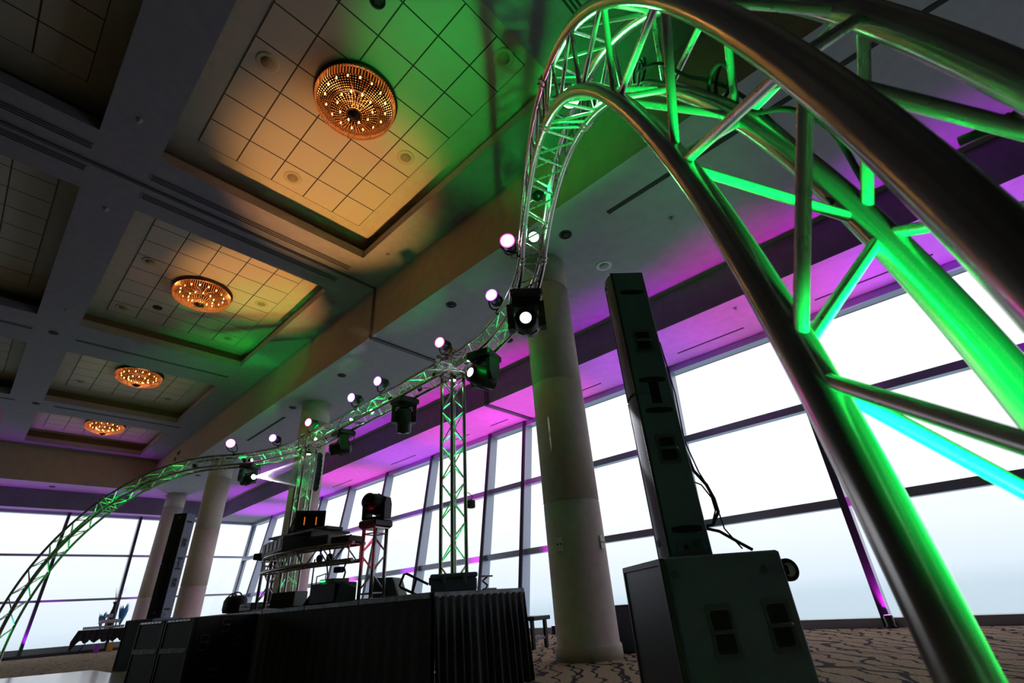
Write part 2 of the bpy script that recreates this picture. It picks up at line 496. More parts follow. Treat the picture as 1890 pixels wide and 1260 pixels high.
def leanbox(mb, p0, p1, wv, dv):
    """a bar from p0 to p1, half width vector wv and half depth vector dv"""
    p0, p1, wv, dv = Vector(p0), Vector(p1), Vector(wv), Vector(dv)
    c = [p + a * wv + b * dv for p in (p0, p1) for a, b in ((-1, -1), (1, -1), (1, 1), (-1, 1))]
    mb.add(c, [(3, 2, 1, 0), (4, 5, 6, 7), (0, 1, 5, 4), (1, 2, 6, 5), (2, 3, 7, 6), (3, 0, 4, 7)])


def window_bay(side, a, b, last):
    win_n[0] += 1
    root = bpy.data.objects.new('window_%d' % win_n[0], None); COL.objects.link(root); struct(root)

    def P(s, z, off=0.0):
        if last and s == b:
            s = s + LEAN * (z - ZS)
        if side == 'r':
            return Vector((wx(z) + off, s, z))
        return Vector((s, wy(z) + off, z))
    fr = MB(); dark_front = MB()
    along = Vector((0, 1, 0)) if side == 'r' else Vector((1, 0, 0))
    out = Vector((1, 0, 0)) if side == 'r' else Vector((0, 1, 0))
    z0 = 0.0 if side == 'r' else 0.0
    leanbox(fr, P(a, z0, -0.10), P(a, ZS, -0.10), along * 0.045, out * 0.15)
    leanbox(dark_front, P(a, z0, -0.265), P(a, ZS - 0.004, -0.265), along * 0.055, out * 0.016)
    if last:
        leanbox(fr, P(b, z0, -0.08), P(b, ZS, -0.08), along * 0.05, out * 0.08)
    zs = BARZ if side == 'r' else [FZ * 0.5, 1.93, 3.66, ZS - 0.06]
    for k, z in enumerate(zs):
        h = (0.06, 0.07, 0.07, 0.07)[k] if side == 'r' else (FZ * 0.5, 0.04, 0.04, 0.05)[k]
        dd = 0.09 if k in (1, 2) else 0.12
        leanbox(fr, P(a, z, -dd) + along * 0.045, P(b, z, -dd) - along * 0.045, Vector((0, 0, h)), out * dd)
    fo = fr.build('window_frame', FRAME, root); struct(fo)
    co = dark_front.build('mullion_front_shaded', FRAME_DARK, fo); struct(co)  # dark strip paints the shaded front face of the mullion
    for k in range(3):
        za, zb = zs[k], zs[k + 1]
        pn = MB(); A, B, Cc, D = P(a, za, -0.02), P(b, za, -0.02), P(b, zb, -0.02), P(a, zb, -0.02)
        pn.quad(A, B, Cc, D)
        struct(pn.build('pane', GLASS, root))


for i in range(len(MUL_Y) - 1):
    window_bay('r', MUL_Y[i], MUL_Y[i + 1], i == len(MUL_Y) - 2)
for i in range(len(MUL_X) - 1):
    window_bay('f', MUL_X[i], MUL_X[i + 1], i == len(MUL_X) - 2)
struct(MB().box((9.52, (YK + 28) / 2, 0.03), (0.10, 28 - YK, 0.06)).build('baseboard_right', FRAME_DARK))
struct(MB().box(((XL + 9.3) / 2, wy(0) - 0.32, 0.05), (9.3 - XL, 0.10, 0.10)).build('baseboard_far', FRAME_DARK))


# ------------------------------------------------------------------ columns
def column(x, y, label):
    t = thing('column', label, 'column', (x, y, 0), 0, 'round stone clad columns')
    r = 0.398
    prof = [(r + 0.022, 0), (r + 0.022, 0.13), (r + 0.012, 0.15), (r, 0.15)]
    for z in (1.86, 3.70, 5.55):
        prof += [(r, z - 0.014), (r - 0.02, z - 0.012), (r - 0.02, z + 0.012), (r, z + 0.014)]
    prof += [(r, 6.155)]
    q = MB()
    q.lathe(prof, n=64)
    q.build('shaft', COLUMN, t)
    return t


cols = [(5.74, 4.13, 'large cream round column beside the tall near speaker stack'),
        (5.74, 12.9, 'cream round column behind the green lit truss tower over the desk'),
        (5.74, 20.5, 'cream round column right of the distant speaker column'),
        (5.95, 27.0, 'farthest cream round column, just left of the distant speaker column')]
colobj = [column(*c) for c in cols]
# outlet plates on the nearest column
for (px, py), lb in (((1033, 1004), 'small ivory socket plate facing the stage on the near column'), ((1111, 1000), 'small ivory switch plate at the right edge of the near column')):
    d = ray(px, py); c = np.array([5.74, 4.13]); 
    b_ = -(d[:2] @ c); disc = b_ * b_ - (c @ c - 0.40 ** 2)
    tt = -b_ - math.sqrt(max(disc, 0)); p = EYE + d * tt
    nrm = Vector((p[0] - c[0], p[1] - c[1], 0)).normalized()
    M_ = basis((0, 0, 1), nrm, p)
    k = thing('wall_outlet', lb, 'outlet', M=M_)
    MB().box((0, 0, 0.006), (0.17, 0.11, 0.012), bev=0.004).build('plate', IVORY, k)
    h = MB(); h.cyl((0.0, -0.025, 0.011), (0.0, -0.025, 0.017), 0.013, n=12); h.build('socket', BLACK, k)
    h = MB(); h.cyl((0.0, 0.025, 0.011), (0.0, 0.025, 0.017), 0.013, n=12); h.build('socket', BLACK, k)


# ------------------------------------------------------------------ chandeliers
def chandelier():
    t = thing('chandelier', '', 'chandelier', (0, 0, 0), 0, 'crystal bowl chandeliers in the ceiling coffers')
    R0, DP = 0.62, 0.40
    f = MB(); f.lathe([(R0 - 0.04, 0.0), (R0 + 0.03, 0.0), (R0 + 0.035, -0.06), (R0 + 0.01, -0.085), (R0 - 0.03, -0.085), (R0 - 0.04, 0.0)], n=64)
    for k in range(8):
        a = k * PI / 4
        f.tube([(0.05 * math.cos(a), 0.05 * math.sin(a), -0.05), ((R0 - .04) * math.cos(a), (R0 - .04) * math.sin(a), -0.05)], 0.012, 6)
    f.build('rim', BRONZE, t)

    def prof(s):  # s 0..1 rim -> boss
        if s < 0.34:
            u = s / 0.34
            return R0 * (1 + 0.0 * u) - 0.03 * u * u, -0.085 - 0.17 * u
        u = (s - 0.34) / 0.66
        return (R0 - 0.03) * (1 - u) ** 0.9 * (1 - 0.12 * u) + 0.085 * u, -0.255 - (DP - 0.255 + 0.02) * math.sin(u * PI / 2)
    # strings of beads: many rings of small octahedra
    bd = MB(); NS = 84
    for j in range(26):
        s = (j + 0.5) / 26; r, z = prof(s)
        n = NS if r > 0.34 else (42 if r > 0.17 else 21)
        sz = min(0.34 * 2 * PI * r / n, 0.0145)
        for k in range(n):
            a = 2 * PI * (k + (0.25 if s > 0.34 else 0)) / n
            c = Vector((r * math.cos(a), r * math.sin(a), z)); er = Vector((math.cos(a), math.sin(a), 0)); et = Vector((-math.sin(a), math.cos(a), 0))
            u = Vector((0, 0, 1)) if s < 0.34 else er
            w_ = er if s < 0.34 else Vector((0, 0, 1))
            h = 0.0135 if s < 0.34 else 0.0115
            bd.add([c + et * sz, c + w_ * sz, c - et * sz, c - w_ * sz, c + u * h, c - u * h],
                   [(0, 1, 4), (1, 2, 4), (2, 3, 4), (3, 0, 4), (1, 0, 5), (2, 1, 5), (3, 2, 5), (0, 3, 5)])
    tag(bd.build('crystal_beads', CRYSTAL, t), kind='stuff')
    rg = MB()
    for s in (0.34, 0.6, 0.8):
        r, z = prof(s)
        rg.tube([((r - .012) * math.cos(a), (r - .012) * math.sin(a), z + .012) for a in np.linspace(0, 2 * PI, 48, endpoint=False)], 0.005, 5, closed=True)
    for k in range(10):
        a = k * 2 * PI / 10
        rg.tube([((prof(s)[0] - .012) * math.cos(a), (prof(s)[0] - .012) * math.sin(a), prof(s)[1] + .012) for s in np.linspace(0, 1, 14)], 0.005, 5)
    rg.build('wire_frame', BRONZE, t)
    bs = MB(); bs.lathe([(0.11, -0.385), (0.115, -0.40), (0.10, -0.43), (0.05, -0.45), (0.02, -0.475), (0.0, -0.485)], n=32)
    bs.build('boss', BRONZE, t)
    for ring, (r, z, n) in enumerate(((0.47, -0.13, 16), (0.27, -0.22, 10))):
        for k in range(n):
            a = 2 * PI * (k + 0.3 * ring) / n
            b = MB(); b.lathe([(0.0, -0.03), (0.010, -0.02), (0.014, 0), (0.009, 0.022), (0.0, 0.03)], Matrix.Translation((r * math.cos(a), r * math.sin(a), z)), 8)
            b.build('bulb', BULB, t)
    return t


chs = [((2.02, 4.75, ZU - 0.015), 'largest crystal bowl chandelier, in the nearest lit ceiling coffer'),
       ((2.0, 11.95, ZU - 0.015), 'second crystal chandelier, in the amber and green lit coffer'),
       ((2.04, 18.1, ZU - 0.015), 'third crystal chandelier, in the dim coffer with green light beside it'),
       ((2.2, 24.0, ZU - 0.015), 'smallest crystal chandelier, in the farthest coffer')]
ch0 = chandelier(); ch0.location = chs[0][0]; ch0['label'] = chs[0][1]
for c in chs[1:]:
    copy_tree(ch0, c[0], c[1])
for c in chs:
    x, y, z = c[0]
    point('chandelier_lamp', (x, y, z - 0.2), 24, AMBER, 0.12)


# ------------------------------------------------------------------ small ceiling fittings
def ceil_speaker(name, label, loc, r, rim, mesh, grp):
    t = thing(name, label, 'speaker', loc, 0, grp)
    MB().lathe([(r, 0.0), (r, -0.008), (r * 0.9, -0.014), (r * 0.62, -0.008)], n=40).build('rim', rim, t)
    MB().lathe([(r * 0.6, -0.004), (r * 0.6, -0.012), (0.0, -0.014)], n=32).build('grille', mesh, t)
    return t


TZ = ZU - 0.013
for (x, y), lb in (((0.77, 5.15), 'leftmost round speaker grille in the nearest lit coffer'), ((2.0, 7.0), 'round speaker grille below the largest chandelier'),
                   ((3.27, 5.15), 'round speaker grille right of the largest chandelier'), ((3.27, 2.6), 'round speaker grille lit green near the truss arch'),
                   ((0.77, 11.5), 'upper left round speaker grille in the second coffer'), ((0.77, 14.0), 'lower left round speaker grille in the second coffer'),
                   ((3.27, 11.6), 'round speaker grille right of the second chandelier'), ((3.27, 14.0), 'round speaker grille in the green lit corner of the second coffer'),
                   ((0.8, 19.9), 'round speaker grille left of the third chandelier'), ((3.27, 19.9), 'round speaker grille right of the third chandelier')):
    ceil_speaker('ceiling_speaker', lb, (x, y, TZ), 0.16, SPKR, SPKG, 'round speakers in the coffer tiles')
ceil_speaker('ceiling_speaker', 'round white ceiling speaker above the top of the near speaker column', (6.6, 3.31, ZL), 0.155, SPKW, SPKM, None)


def downlight(label, loc, r=0.11, grp='dark round downlights'):
    t = thing('downlight', label, 'downlight', loc, 0, grp)
    MB().lathe([(r, 0.0), (r, -0.01), (r * 0.84, -0.012), (r * 0.8, 0.0)], n=32).build('rim', BLACKM, t)
    MB().lathe([(r * 0.8, -0.003), (0.0, -0.004)], n=24).build('lamp_opening', DARKPAINT, t)


for (x, y, z), lb in (((1.47, 3.28, TZ), 'dark downlight at the top edge above the largest chandelier'), ((1.39, 13.47, TZ), 'dark downlight in the second coffer left of its chandelier'),
                      ((0.88, 17.3, TZ), 'dark downlight in the third coffer near its corner'), ((5.36, 3.28, ZL), 'dark downlight beside the green lit truss top'),
                      ((5.28, 6.23, ZL), 'dark downlight between the bulkhead and the largest moving light'), ((5.27, 10.64, ZL), 'dark downlight above the pair of violet spotlights'),
                      ((5.29, 13.52, ZL), 'dark downlight left of the second column top'), ((7.28, 11.14, ZL), 'dark downlight just below the long straight truss, nearer one'),
                      ((7.5, 13.55, ZL), 'dark downlight below the long straight truss, farther one'), ((7.3, 6.5, ZL), 'dark downlight right of the hanging moving light by the tower'),
                      ((-0.27, 15.5, ZM), 'dark downlight between the second and third coffer beams'), ((0.0, 21.4, ZM), 'dark downlight between the third and fourth coffer beams'),
                      ((1.57, 27.6, ZL), 'dark downlight at far left under the far bulkhead'), ((5.6, 22.95, ZL), 'dark downlight left of the third column'),
                      ((5.7, 27.55, ZL), 'dark downlight near the far corner above the distant speaker')):
    downlight(lb, (x, y, z))


def diffuser(label, x0, x1, y0, y1, z, slots=3, grp='slot air diffusers'):
    t = thing('air_diffuser', label, 'air vent', ((x0 + x1) / 2, (y0 + y1) / 2, z), 0, grp)
    lx, ly = x1 - x0, y1 - y0
    MB().box((0, 0, -0.004), (lx, ly, 0.008)).build('frame', WHITE if slots > 1 else DARKPAINT, t)
    if slots > 1:
        for k in range(slots):
            if lx > ly:
                MB().box((0, -ly / 2 + ly * (k + 0.5) / slots, -0.009), (lx - 0.04, ly / slots * 0.55, 0.004)).build('slot', DARKPAINT, t)
            else:
                MB().box((-lx / 2 + lx * (k + 0.5) / slots, 0, -0.009), (lx / slots * 0.55, ly - 0.04, 0.004)).build('slot', DARKPAINT, t)


diffuser('triple slot air vent just below the nearest lit coffer', 0.11, 3.93, 8.08, 8.24, ZM)
diffuser('triple slot air vent just above the second coffer', 0.11, 3.93, 8.66, 8.82, ZM)
diffuser('triple slot air vent left of the nearest lit coffer, upper one', -4.4, -0.67, 7.99, 8.15, ZM)
diffuser('triple slot air vent left of the nearest lit coffer, lower one', -4.4, -0.67, 8.58, 8.74, ZM)
diffuser('triple slot air vent at the top edge beside the arch', 0.1, 3.4, 1.2, 1.38, ZM)
diffuser('slot air vent crossing the green light between second and third coffers', 0.17, 3.96, 15.55, 15.66, ZM, 2)
diffuser('slot air vent at left edge below the dark second coffer', -4.4, -0.65, 15.5, 15.61, ZM, 2)
diffuser('slot air vent between third and fourth coffers', 0.43, 4.2, 21.35, 21.46, ZM, 2)
diffuser('slot air vent at left edge beyond the dark third coffer', -4.4, -0.5, 21.35, 21.46, ZM, 2)
diffuser('long black slot vent in the grey ceiling above the near speaker', 5.42, 5.50, -3.6, 2.48, ZL, 1)
diffuser('black slot vent in the grey ceiling left of the second column', 5.40, 5.48, 14.4, 17.3, ZL, 1)
for y0, y1, lb in ((2.0, 3.5, 'thin slot vent in the purple soffit right of the near speaker top'), (-1.2, 0.64, 'thin slot vent in the purple soffit behind the near arch'),
                   (8.9, 9.62, 'short thin slot vent in the purple soffit right of the truss tower'), (10.6, 11.3, 'short slot vent in the purple soffit left of the truss tower'),
                   (13.4, 14.9, 'thin slot vent in the purple soffit between the truss towers'), (17.6, 19.2, 'thin slot vent in the purple soffit beyond the desk light'), (5.6, 7.2, 'thin slot vent in the purple soffit behind the near column')):
    diffuser(lb, 9.70, 9.74, y0, y1, ZS, 1)


def sprinkler(label, loc):
    t = thing('sprinkler', label, 'sprinkler', loc, 0, 'ceiling sprinklers')
    MB().lathe([(0.045, 0), (0.04, -0.01), (0.012, -0.014), (0.01, -0.05), (0.03, -0.052), (0.03, -0.056), (0, -0.056)], n=16).build('head', SPKM, t)


for (px, py, z), lb in (((258, 221, ZM), 'small sprinkler on the dark beam left of the nearest lit coffer'), ((196, 385, ZM), 'small sprinkler on the beam beside the dark second coffer'),
                        ((716, 469, ZM), 'small sprinkler on the amber ceiling near the bulkhead'), ((1239, 402, ZL), 'small sprinkler on the grey ceiling above the near speaker'), ((1357, 568, ZS), 'small sprinkler on the magenta soffit'),
                        ((611, 557, ZM), 'small sprinkler in the green patch beside the bulkhead'), ((122, 572, ZM), 'small sprinkler on the beam left of the second coffer')):
    d = ray(px, py); tt = (z - EYE[2]) / d[2]; p = EYE + d * tt
    sprinkler(lb, tuple(p))


# ------------------------------------------------------------------ truss
HS = 0.12
OFF = {'A': (1, -1), 'B': (-1, -1), 'C': (-1, 1), 'D': (1, 1)}
FACES = (('A', 'B'), ('B', 'C'), ('C', 'D'), ('D', 'A'))


def rodr(v, k, a):
    return v * math.cos(a) + np.cross(k, v) * math.sin(a) + k * (k @ v) * (1 - math.cos(a))


def sweep(F, ku, kv, L, ds=0.05):
    P, t, u, v = F
    out = [F]; n = max(2, int(math.ceil(L / ds))); h = L / n; k = math.hypot(ku, kv)
    for _ in range(n):
        if k > 1e-9:
            nr = (ku * u + kv * v) / k; ax = np.cross(t, nr); a = k * h
            P = P + (t * math.sin(a) + nr * (1 - math.cos(a))) / k
            t, u, v = rodr(t, ax, a), rodr(u, ax, a), rodr(v, ax, a)
        else:
            P = P + t * h
        out.append((P, t, u, v))
    return out


def cut(frames, zmin):
    o = []
    for f in frames:
        if f[0][2] < zmin:
            break
        o.append(f)
    return o


def truss(name, label, frames, pitch=0.27, hs=HS, cr=0.025, br=0.0095, group=None, seg=16, couple=(True, True), base=None, start=0, lead=0.08):
    P0 = frames[0][0]
    root = thing(name, label, 'truss', tuple(P0), 0, group)
    loc = lambda X: tuple(np.array(X) - P0)
    ch = {}
    for n in 'ABCD':
        a, b = OFF[n]
        ch[n] = [P + hs * (a * u + b * v) for P, t, u, v in frames]
        c = MB(); c.tube([loc(x) for x in ch[n]], cr, seg); c.build('chord', ALU, root)
    S_ = [0.0]
    for i in range(1, len(frames)):
        S_.append(S_[-1] + float(np.linalg.norm(frames[i][0] - frames[i - 1][0])))
    L = S_[-1]

    def pt(n, s):
        s = min(max(s, 0), L); i = min(max(int(np.searchsorted(S_, s)) - 1, 0), len(S_) - 2)
        w = (s - S_[i]) / (S_[i + 1] - S_[i]); return ch[n][i] * (1 - w) + ch[n][i + 1] * w
    N = max(2, int(round((L - 0.08 - lead) / pitch))); pp = (L - 0.08 - lead) / N
    for fi, (a, b) in enumerate(FACES):
        for i in range(N):
            s0 = lead + i * pp; s1 = s0 + pp
            g0 = 0.018
            A, B = (a, b) if (i + fi + start) % 2 == 0 else (b, a)
            q0, q1 = pt(A, s0 + g0), pt(B, s1 - g0)
            m_ = MB(); m_.tube([loc(q0), loc(q1)], br, 10 if seg > 10 else 7, caps=False); 
            m_.build('brace', ALUB, root)
        for s in (0.06, L - 0.06):
            m_ = MB(); m_.tube([loc(pt(a, s)), loc(pt(b, s))], br, 8, caps=False); m_.build('brace', ALUB, root)
    for e_, on in ((0, couple[0]), (1, couple[1])):
        if not on: continue
        for n in 'ABCD':
            s = 0.0 if e_ == 0 else L
            sgn = 1 if e_ == 0 else -1
            a0 = pt(n, s); a1 = pt(n, s + sgn * 0.07)
            m_ = MB(); m_.tube([loc(a0 + (a1 - a0) * w) for w in (0.05, 0.2, 0.8, 1.0)], [cr * 1.12, cr * 1.24, cr * 1.24, cr * 1.04], 14)
            d = (a1 - a0) / np.linalg.norm(a1 - a0); o = np.cross(d, frames[0][2]); o /= np.linalg.norm(o)
            mid = a0 + (a1 - a0) * 0.5; m_.cyl(loc(mid - o * cr * 1.6), loc(mid + o * cr * 1.6), 0.007, n=8)
            m_.build('coupler', STEEL, root)
    if base is not None:
        m_ = MB(); P, t, u, v = frames[base]
        m_.box((P[0] - P0[0], P[1] - P0[1], 0.006 - P0[2]), (0.46, 0.46, 0.012), Matrix.Rotation(math.atan2(v[1], v[0]), 3, 'Z')); m_.build('base_plate', ALU, root)
    return root, pt, L


phi = -0.00977
T0 = np.array([math.sin(phi), -math.cos(phi), 0.0]); U0 = np.array([0, 0, 1.0]); V0 = np.array([math.cos(phi), math.sin(phi), 0.0])
TA = np.array([4.4095, 5.1695, 4.0488]); SPAN = 4.922
KN, KF = 0.2591, 0.2801
KA = 0.2723
F0 = (TA, T0, U0, V0)
near1 = sweep(F0, 0, -KN, 3.048)
near2 = sweep(near1[-1], -KA, 0, 2.5)
near3 = cut(sweep(near2[-1], -KA, 0, 4.2, 0.04), 0.03)
FB = (TA - T0 * SPAN, -T0, U0, V0)
far1 = sweep(FB, 0, -KF, 2.776)
far2 = sweep(far1[-1], -0.277, 0, 2.5)
far3 = cut(sweep(far2[-1], -0.277, 0, 4.2), 0.03)
truss('truss_section', 'large curved truss arch in the right foreground, reaching the floor beside the camera', near3, couple=(True, False), base=-1, seg=28, start=1, lead=0.02)
truss('truss_section', 'bright green lit top of the near truss arch, behind the green floodlight', near2, seg=22)
truss('truss_section', 'curved horizontal truss between the near arch and the near tower, carrying two large moving lights', near1, seg=14)
span = sweep((FB[0], T0, U0, V0), 0, 0, SPAN)
truss('truss_section', 'long straight truss between the two towers', span, seg=12)
truss('truss_section', 'curved horizontal truss beyond the far tower, in the white light beams', far1, seg=10)
truss('truss_section', 'upper part of the far truss arch, passing in front of the dark far ceiling', far2, seg=10)
truss('truss_section', 'lower part of the far truss arch at the left edge, standing on the carpet', far3, couple=(True, False), base=-1, seg=10)


def tower(P, label, yaw=0.0):
    z1 = P[2] - HS - 0.03
    t = np.array([0, 0, 1.0]); u = np.array([math.cos(yaw), math.sin(yaw), 0]); v = np.cross(t, u)
    fr = sweep((np.array([P[0], P[1], 0.02]), t, u, v), 0, 0, z1 - 0.02, 0.5)
    r, pt, L = truss('truss_tower', label, fr, seg=14, base=0, pitch=0.26)
    # corner block round the horizontal truss
    b = MB()
    for a_, c_ in ((-1, -1), (1, -1), (1, 1), (-1, 1)):
        q = (u * a_ + v * c_) * (HS + 0.052)
        x, y = q[0], q[1]
        b.cyl((x, y, L + 0.0), (x, y, L + 0.36), 0.02, n=10)
    for z in (L + 0.0, L + 0.34):
        for k in range(4):
            cc = [(-1, -1), (1, -1), (1, 1), (-1, 1)]
            q0 = (u * cc[k][0] + v * cc[k][1]) * (HS + 0.052); q1 = (u * cc[(k + 1) % 4][0] + v * cc[(k + 1) % 4][1]) * (HS + 0.052)
            b.cyl((q0[0], q0[1], z), (q1[0], q1[1], z), 0.014, n=8)
    b.build('sleeve_block', STEEL, r)
    return r


tower(TA, 'near truss tower standing behind the stage, left of the near column')
tower(FB[0], 'far truss tower standing behind the disc jockey desk')

# ------------------------------------------------------------------ spotlights on the truss
LENSM = {}


def lens_mat(col, es):
    k = (col, es)
    if k not in LENSM:
        LENSM[k] = mat('lens_glow', (0.8, 0.8, 0.8), 0.3, 0, col, es)
    return LENSM[k]


def face_matrix(loc, d):
    """local -z looks along d, local y is up"""
    return Matrix.Translation(Vector(loc)) @ Vector(d).to_track_quat('-Z', 'Y').to_matrix().to_4x4()


def par_can(clamp, lens, d, col, rimcol, label, energy, es=9.0, r=0.085, beam=None):
    clamp = Vector(clamp); lens = Vector(lens); d = Vector(d).normalized()
    t = thing('spotlight', label, 'spotlight', tuple(clamp), 0, 'violet and pink spotlights on top of the truss')
    Lm = face_matrix(lens - clamp, d)
    b = MB(); b.lathe([(r * 0.95, 0.0), (r, 0.012), (r, 0.03), (r * 0.9, 0.035), (r * 0.9, 0.20), (r * 0.96, 0.205), (r * 0.96, 0.22), (r * 0.8, 0.225), (r * 0.8, 0.25), (r * 0.35, 0.26), (0, 0.26)], Lm, 28)
    for k in range(5):
        b.lathe([(r * 0.91, 0.215 - k * 0.018), (r * 0.98, 0.212 - k * 0.018), (r * 0.98, 0.208 - k * 0.018), (r * 0.91, 0.206 - k * 0.018)], Lm, 24)
    b.build('can', BLACKM, t)
    MB().lathe([(r * 0.92, 0.004), (r * 0.99, -0.004), (r * 0.99, -0.016), (r * 0.86, -0.018), (r * 0.86, 0.002)], Lm, 28).build('bezel_glow', lens_mat(rimcol, 5.0), t)  # emitting rim imitates the coloured glow round the lens
    MB().lathe([(0.0, -0.012), (r * 0.5, -0.010), (r * 0.85, -0.003)], Lm, 28).build('lens', lens_mat(col, es), t)
    # U shaped yoke from the sides of the can down to the clamp
    side = Vector(d).cross(Vector((0, 0, 1))).normalized(); back = lens - clamp - d * 0.12
    y = MB(); pts = [back + side * (r + 0.012), back * 0.55 + side * (r + 0.012), back * 0.3 + side * (r * 0.8), back * 0.22, back * 0.3 - side * (r * 0.8), back * 0.55 - side * (r + 0.012), back - side * (r + 0.012)]
    y.tube(pts, 0.011, 6); y.build('yoke', BLACKM, t)
    c = MB(); c.lathe([(0.036, -0.02), (0.036, 0.02)], Matrix.Rotation(PI / 2, 4, 'Y'), 14); c.tube([(0, 0, 0.0), tuple(back * 0.25)], 0.013, 8); c.build('clamp', BLACKM, t)
    e0 = lens - clamp - d * 0.24
    cb = MB(); cb.tube([tuple(e0), tuple(e0 - d * 0.08 + Vector((0, 0, 0.03))), tuple(e0 - d * 0.13 - Vector((0, 0, 0.06))), tuple(e0 * 0.4 - d * 0.1 - Vector((0, 0, 0.02))), (0.03, 0.03, 0.0)], 0.006, 6); cb.build('cable', RUBBER, t)
    if energy:
        spot('par_spot', lens + d * 0.03, (clamp + lens - clamp + d * 3), energy, beam or rimcol, 40, 0.7, 0.05)
    return t


PK = ((1.0, 0.75, 0.9), (1.0, 0.03, 0.35)); VI = ((0.93, 0.80, 1.0), (0.28, 0.04, 1.0)); MG = ((1.0, 0.35, 0.95), (1.0, 0.0, 0.6))
dA = (-0.86, -0.28, -0.14)
pars = [((3.29, 2.662, 4.169), (3.10, 2.671, 4.27), (-0.8, -0.55, -0.25), PK, 'pink rimmed spotlight beside the bright green lamp, highest on the truss'),
        ((3.969, 3.691, 4.169), (3.78, 3.617, 4.33), (-0.85, -0.35, -0.12), VI, 'violet spotlight just above the largest moving light'),
        ((4.29, 5.171, 4.169), (4.08, 5.093, 4.335), dA, PK, 'hot pink spotlight above the near truss tower'),
        ((4.308, 7.079, 4.169), (4.14, 6.945, 4.345), dA, VI, 'violet spotlight over the straight truss, nearer of the violet pair'),
        ((4.317, 7.983, 4.169), (4.145, 7.86, 4.325), dA, VI, 'violet spotlight over the straight truss, farther of the violet pair'),
        ((4.336, 9.891, 4.169), (4.186, 9.706, 4.365), (-0.9, -0.36, -0.1), PK, 'hot pink spotlight above the far truss tower'),
        ((4.188, 11.131, 4.169), (3.972, 10.975, 4.31), (-0.75, -0.6, -0.1), VI, 'violet spotlight left of the far truss tower'),
        ((3.62, 12.232, 4.169), (3.429, 12.025, 4.36), (-0.3, -0.95, -0.28), MG, 'glaring magenta spotlight aimed at the camera, farthest on the truss')]
for c, l, d, (lc, rc), lb in pars:
    par_can(c, l, d, lc, rc, lb, 26 if lc != MG[0] else 60, 14.0 if lc != MG[0] else 30.0, 0.085 if lc != MG[0] else 0.10)


def green_flood(loc, d, label, energy, r=0.06, es=25, angle=150):
    t = thing('green_floodlight', label, 'floodlight', tuple(loc), 0, 'green floodlights inside the truss')
    Lm = face_matrix((0, 0, 0), d)
    MB().lathe([(r, 0.0), (r * 1.05, 0.01), (r * 0.95, 0.08), (r * 0.6, 0.10), (0, 0.10)], Lm, 24).build('can', BLACKM, t)
    MB().lathe([(0, -0.008), (r * 0.6, -0.006), (r * 0.95, 0.0)], Lm, 24).build('lens', lens_mat((0.25, 1.0, 0.35), es), t)
    p = Vector(loc) + Vector(d).normalized() * 0.03
    spot('green_spot', p, p + Vector(d), energy, GREEN, angle, 0.5, 0.05)
    return t


# inside the near arch
def on(frames, i, du=0.0, dv=0.0, dt=0.0):
    P, t, u, v = frames[i]
    return P + u * du + v * dv + t * dt, t, u, v


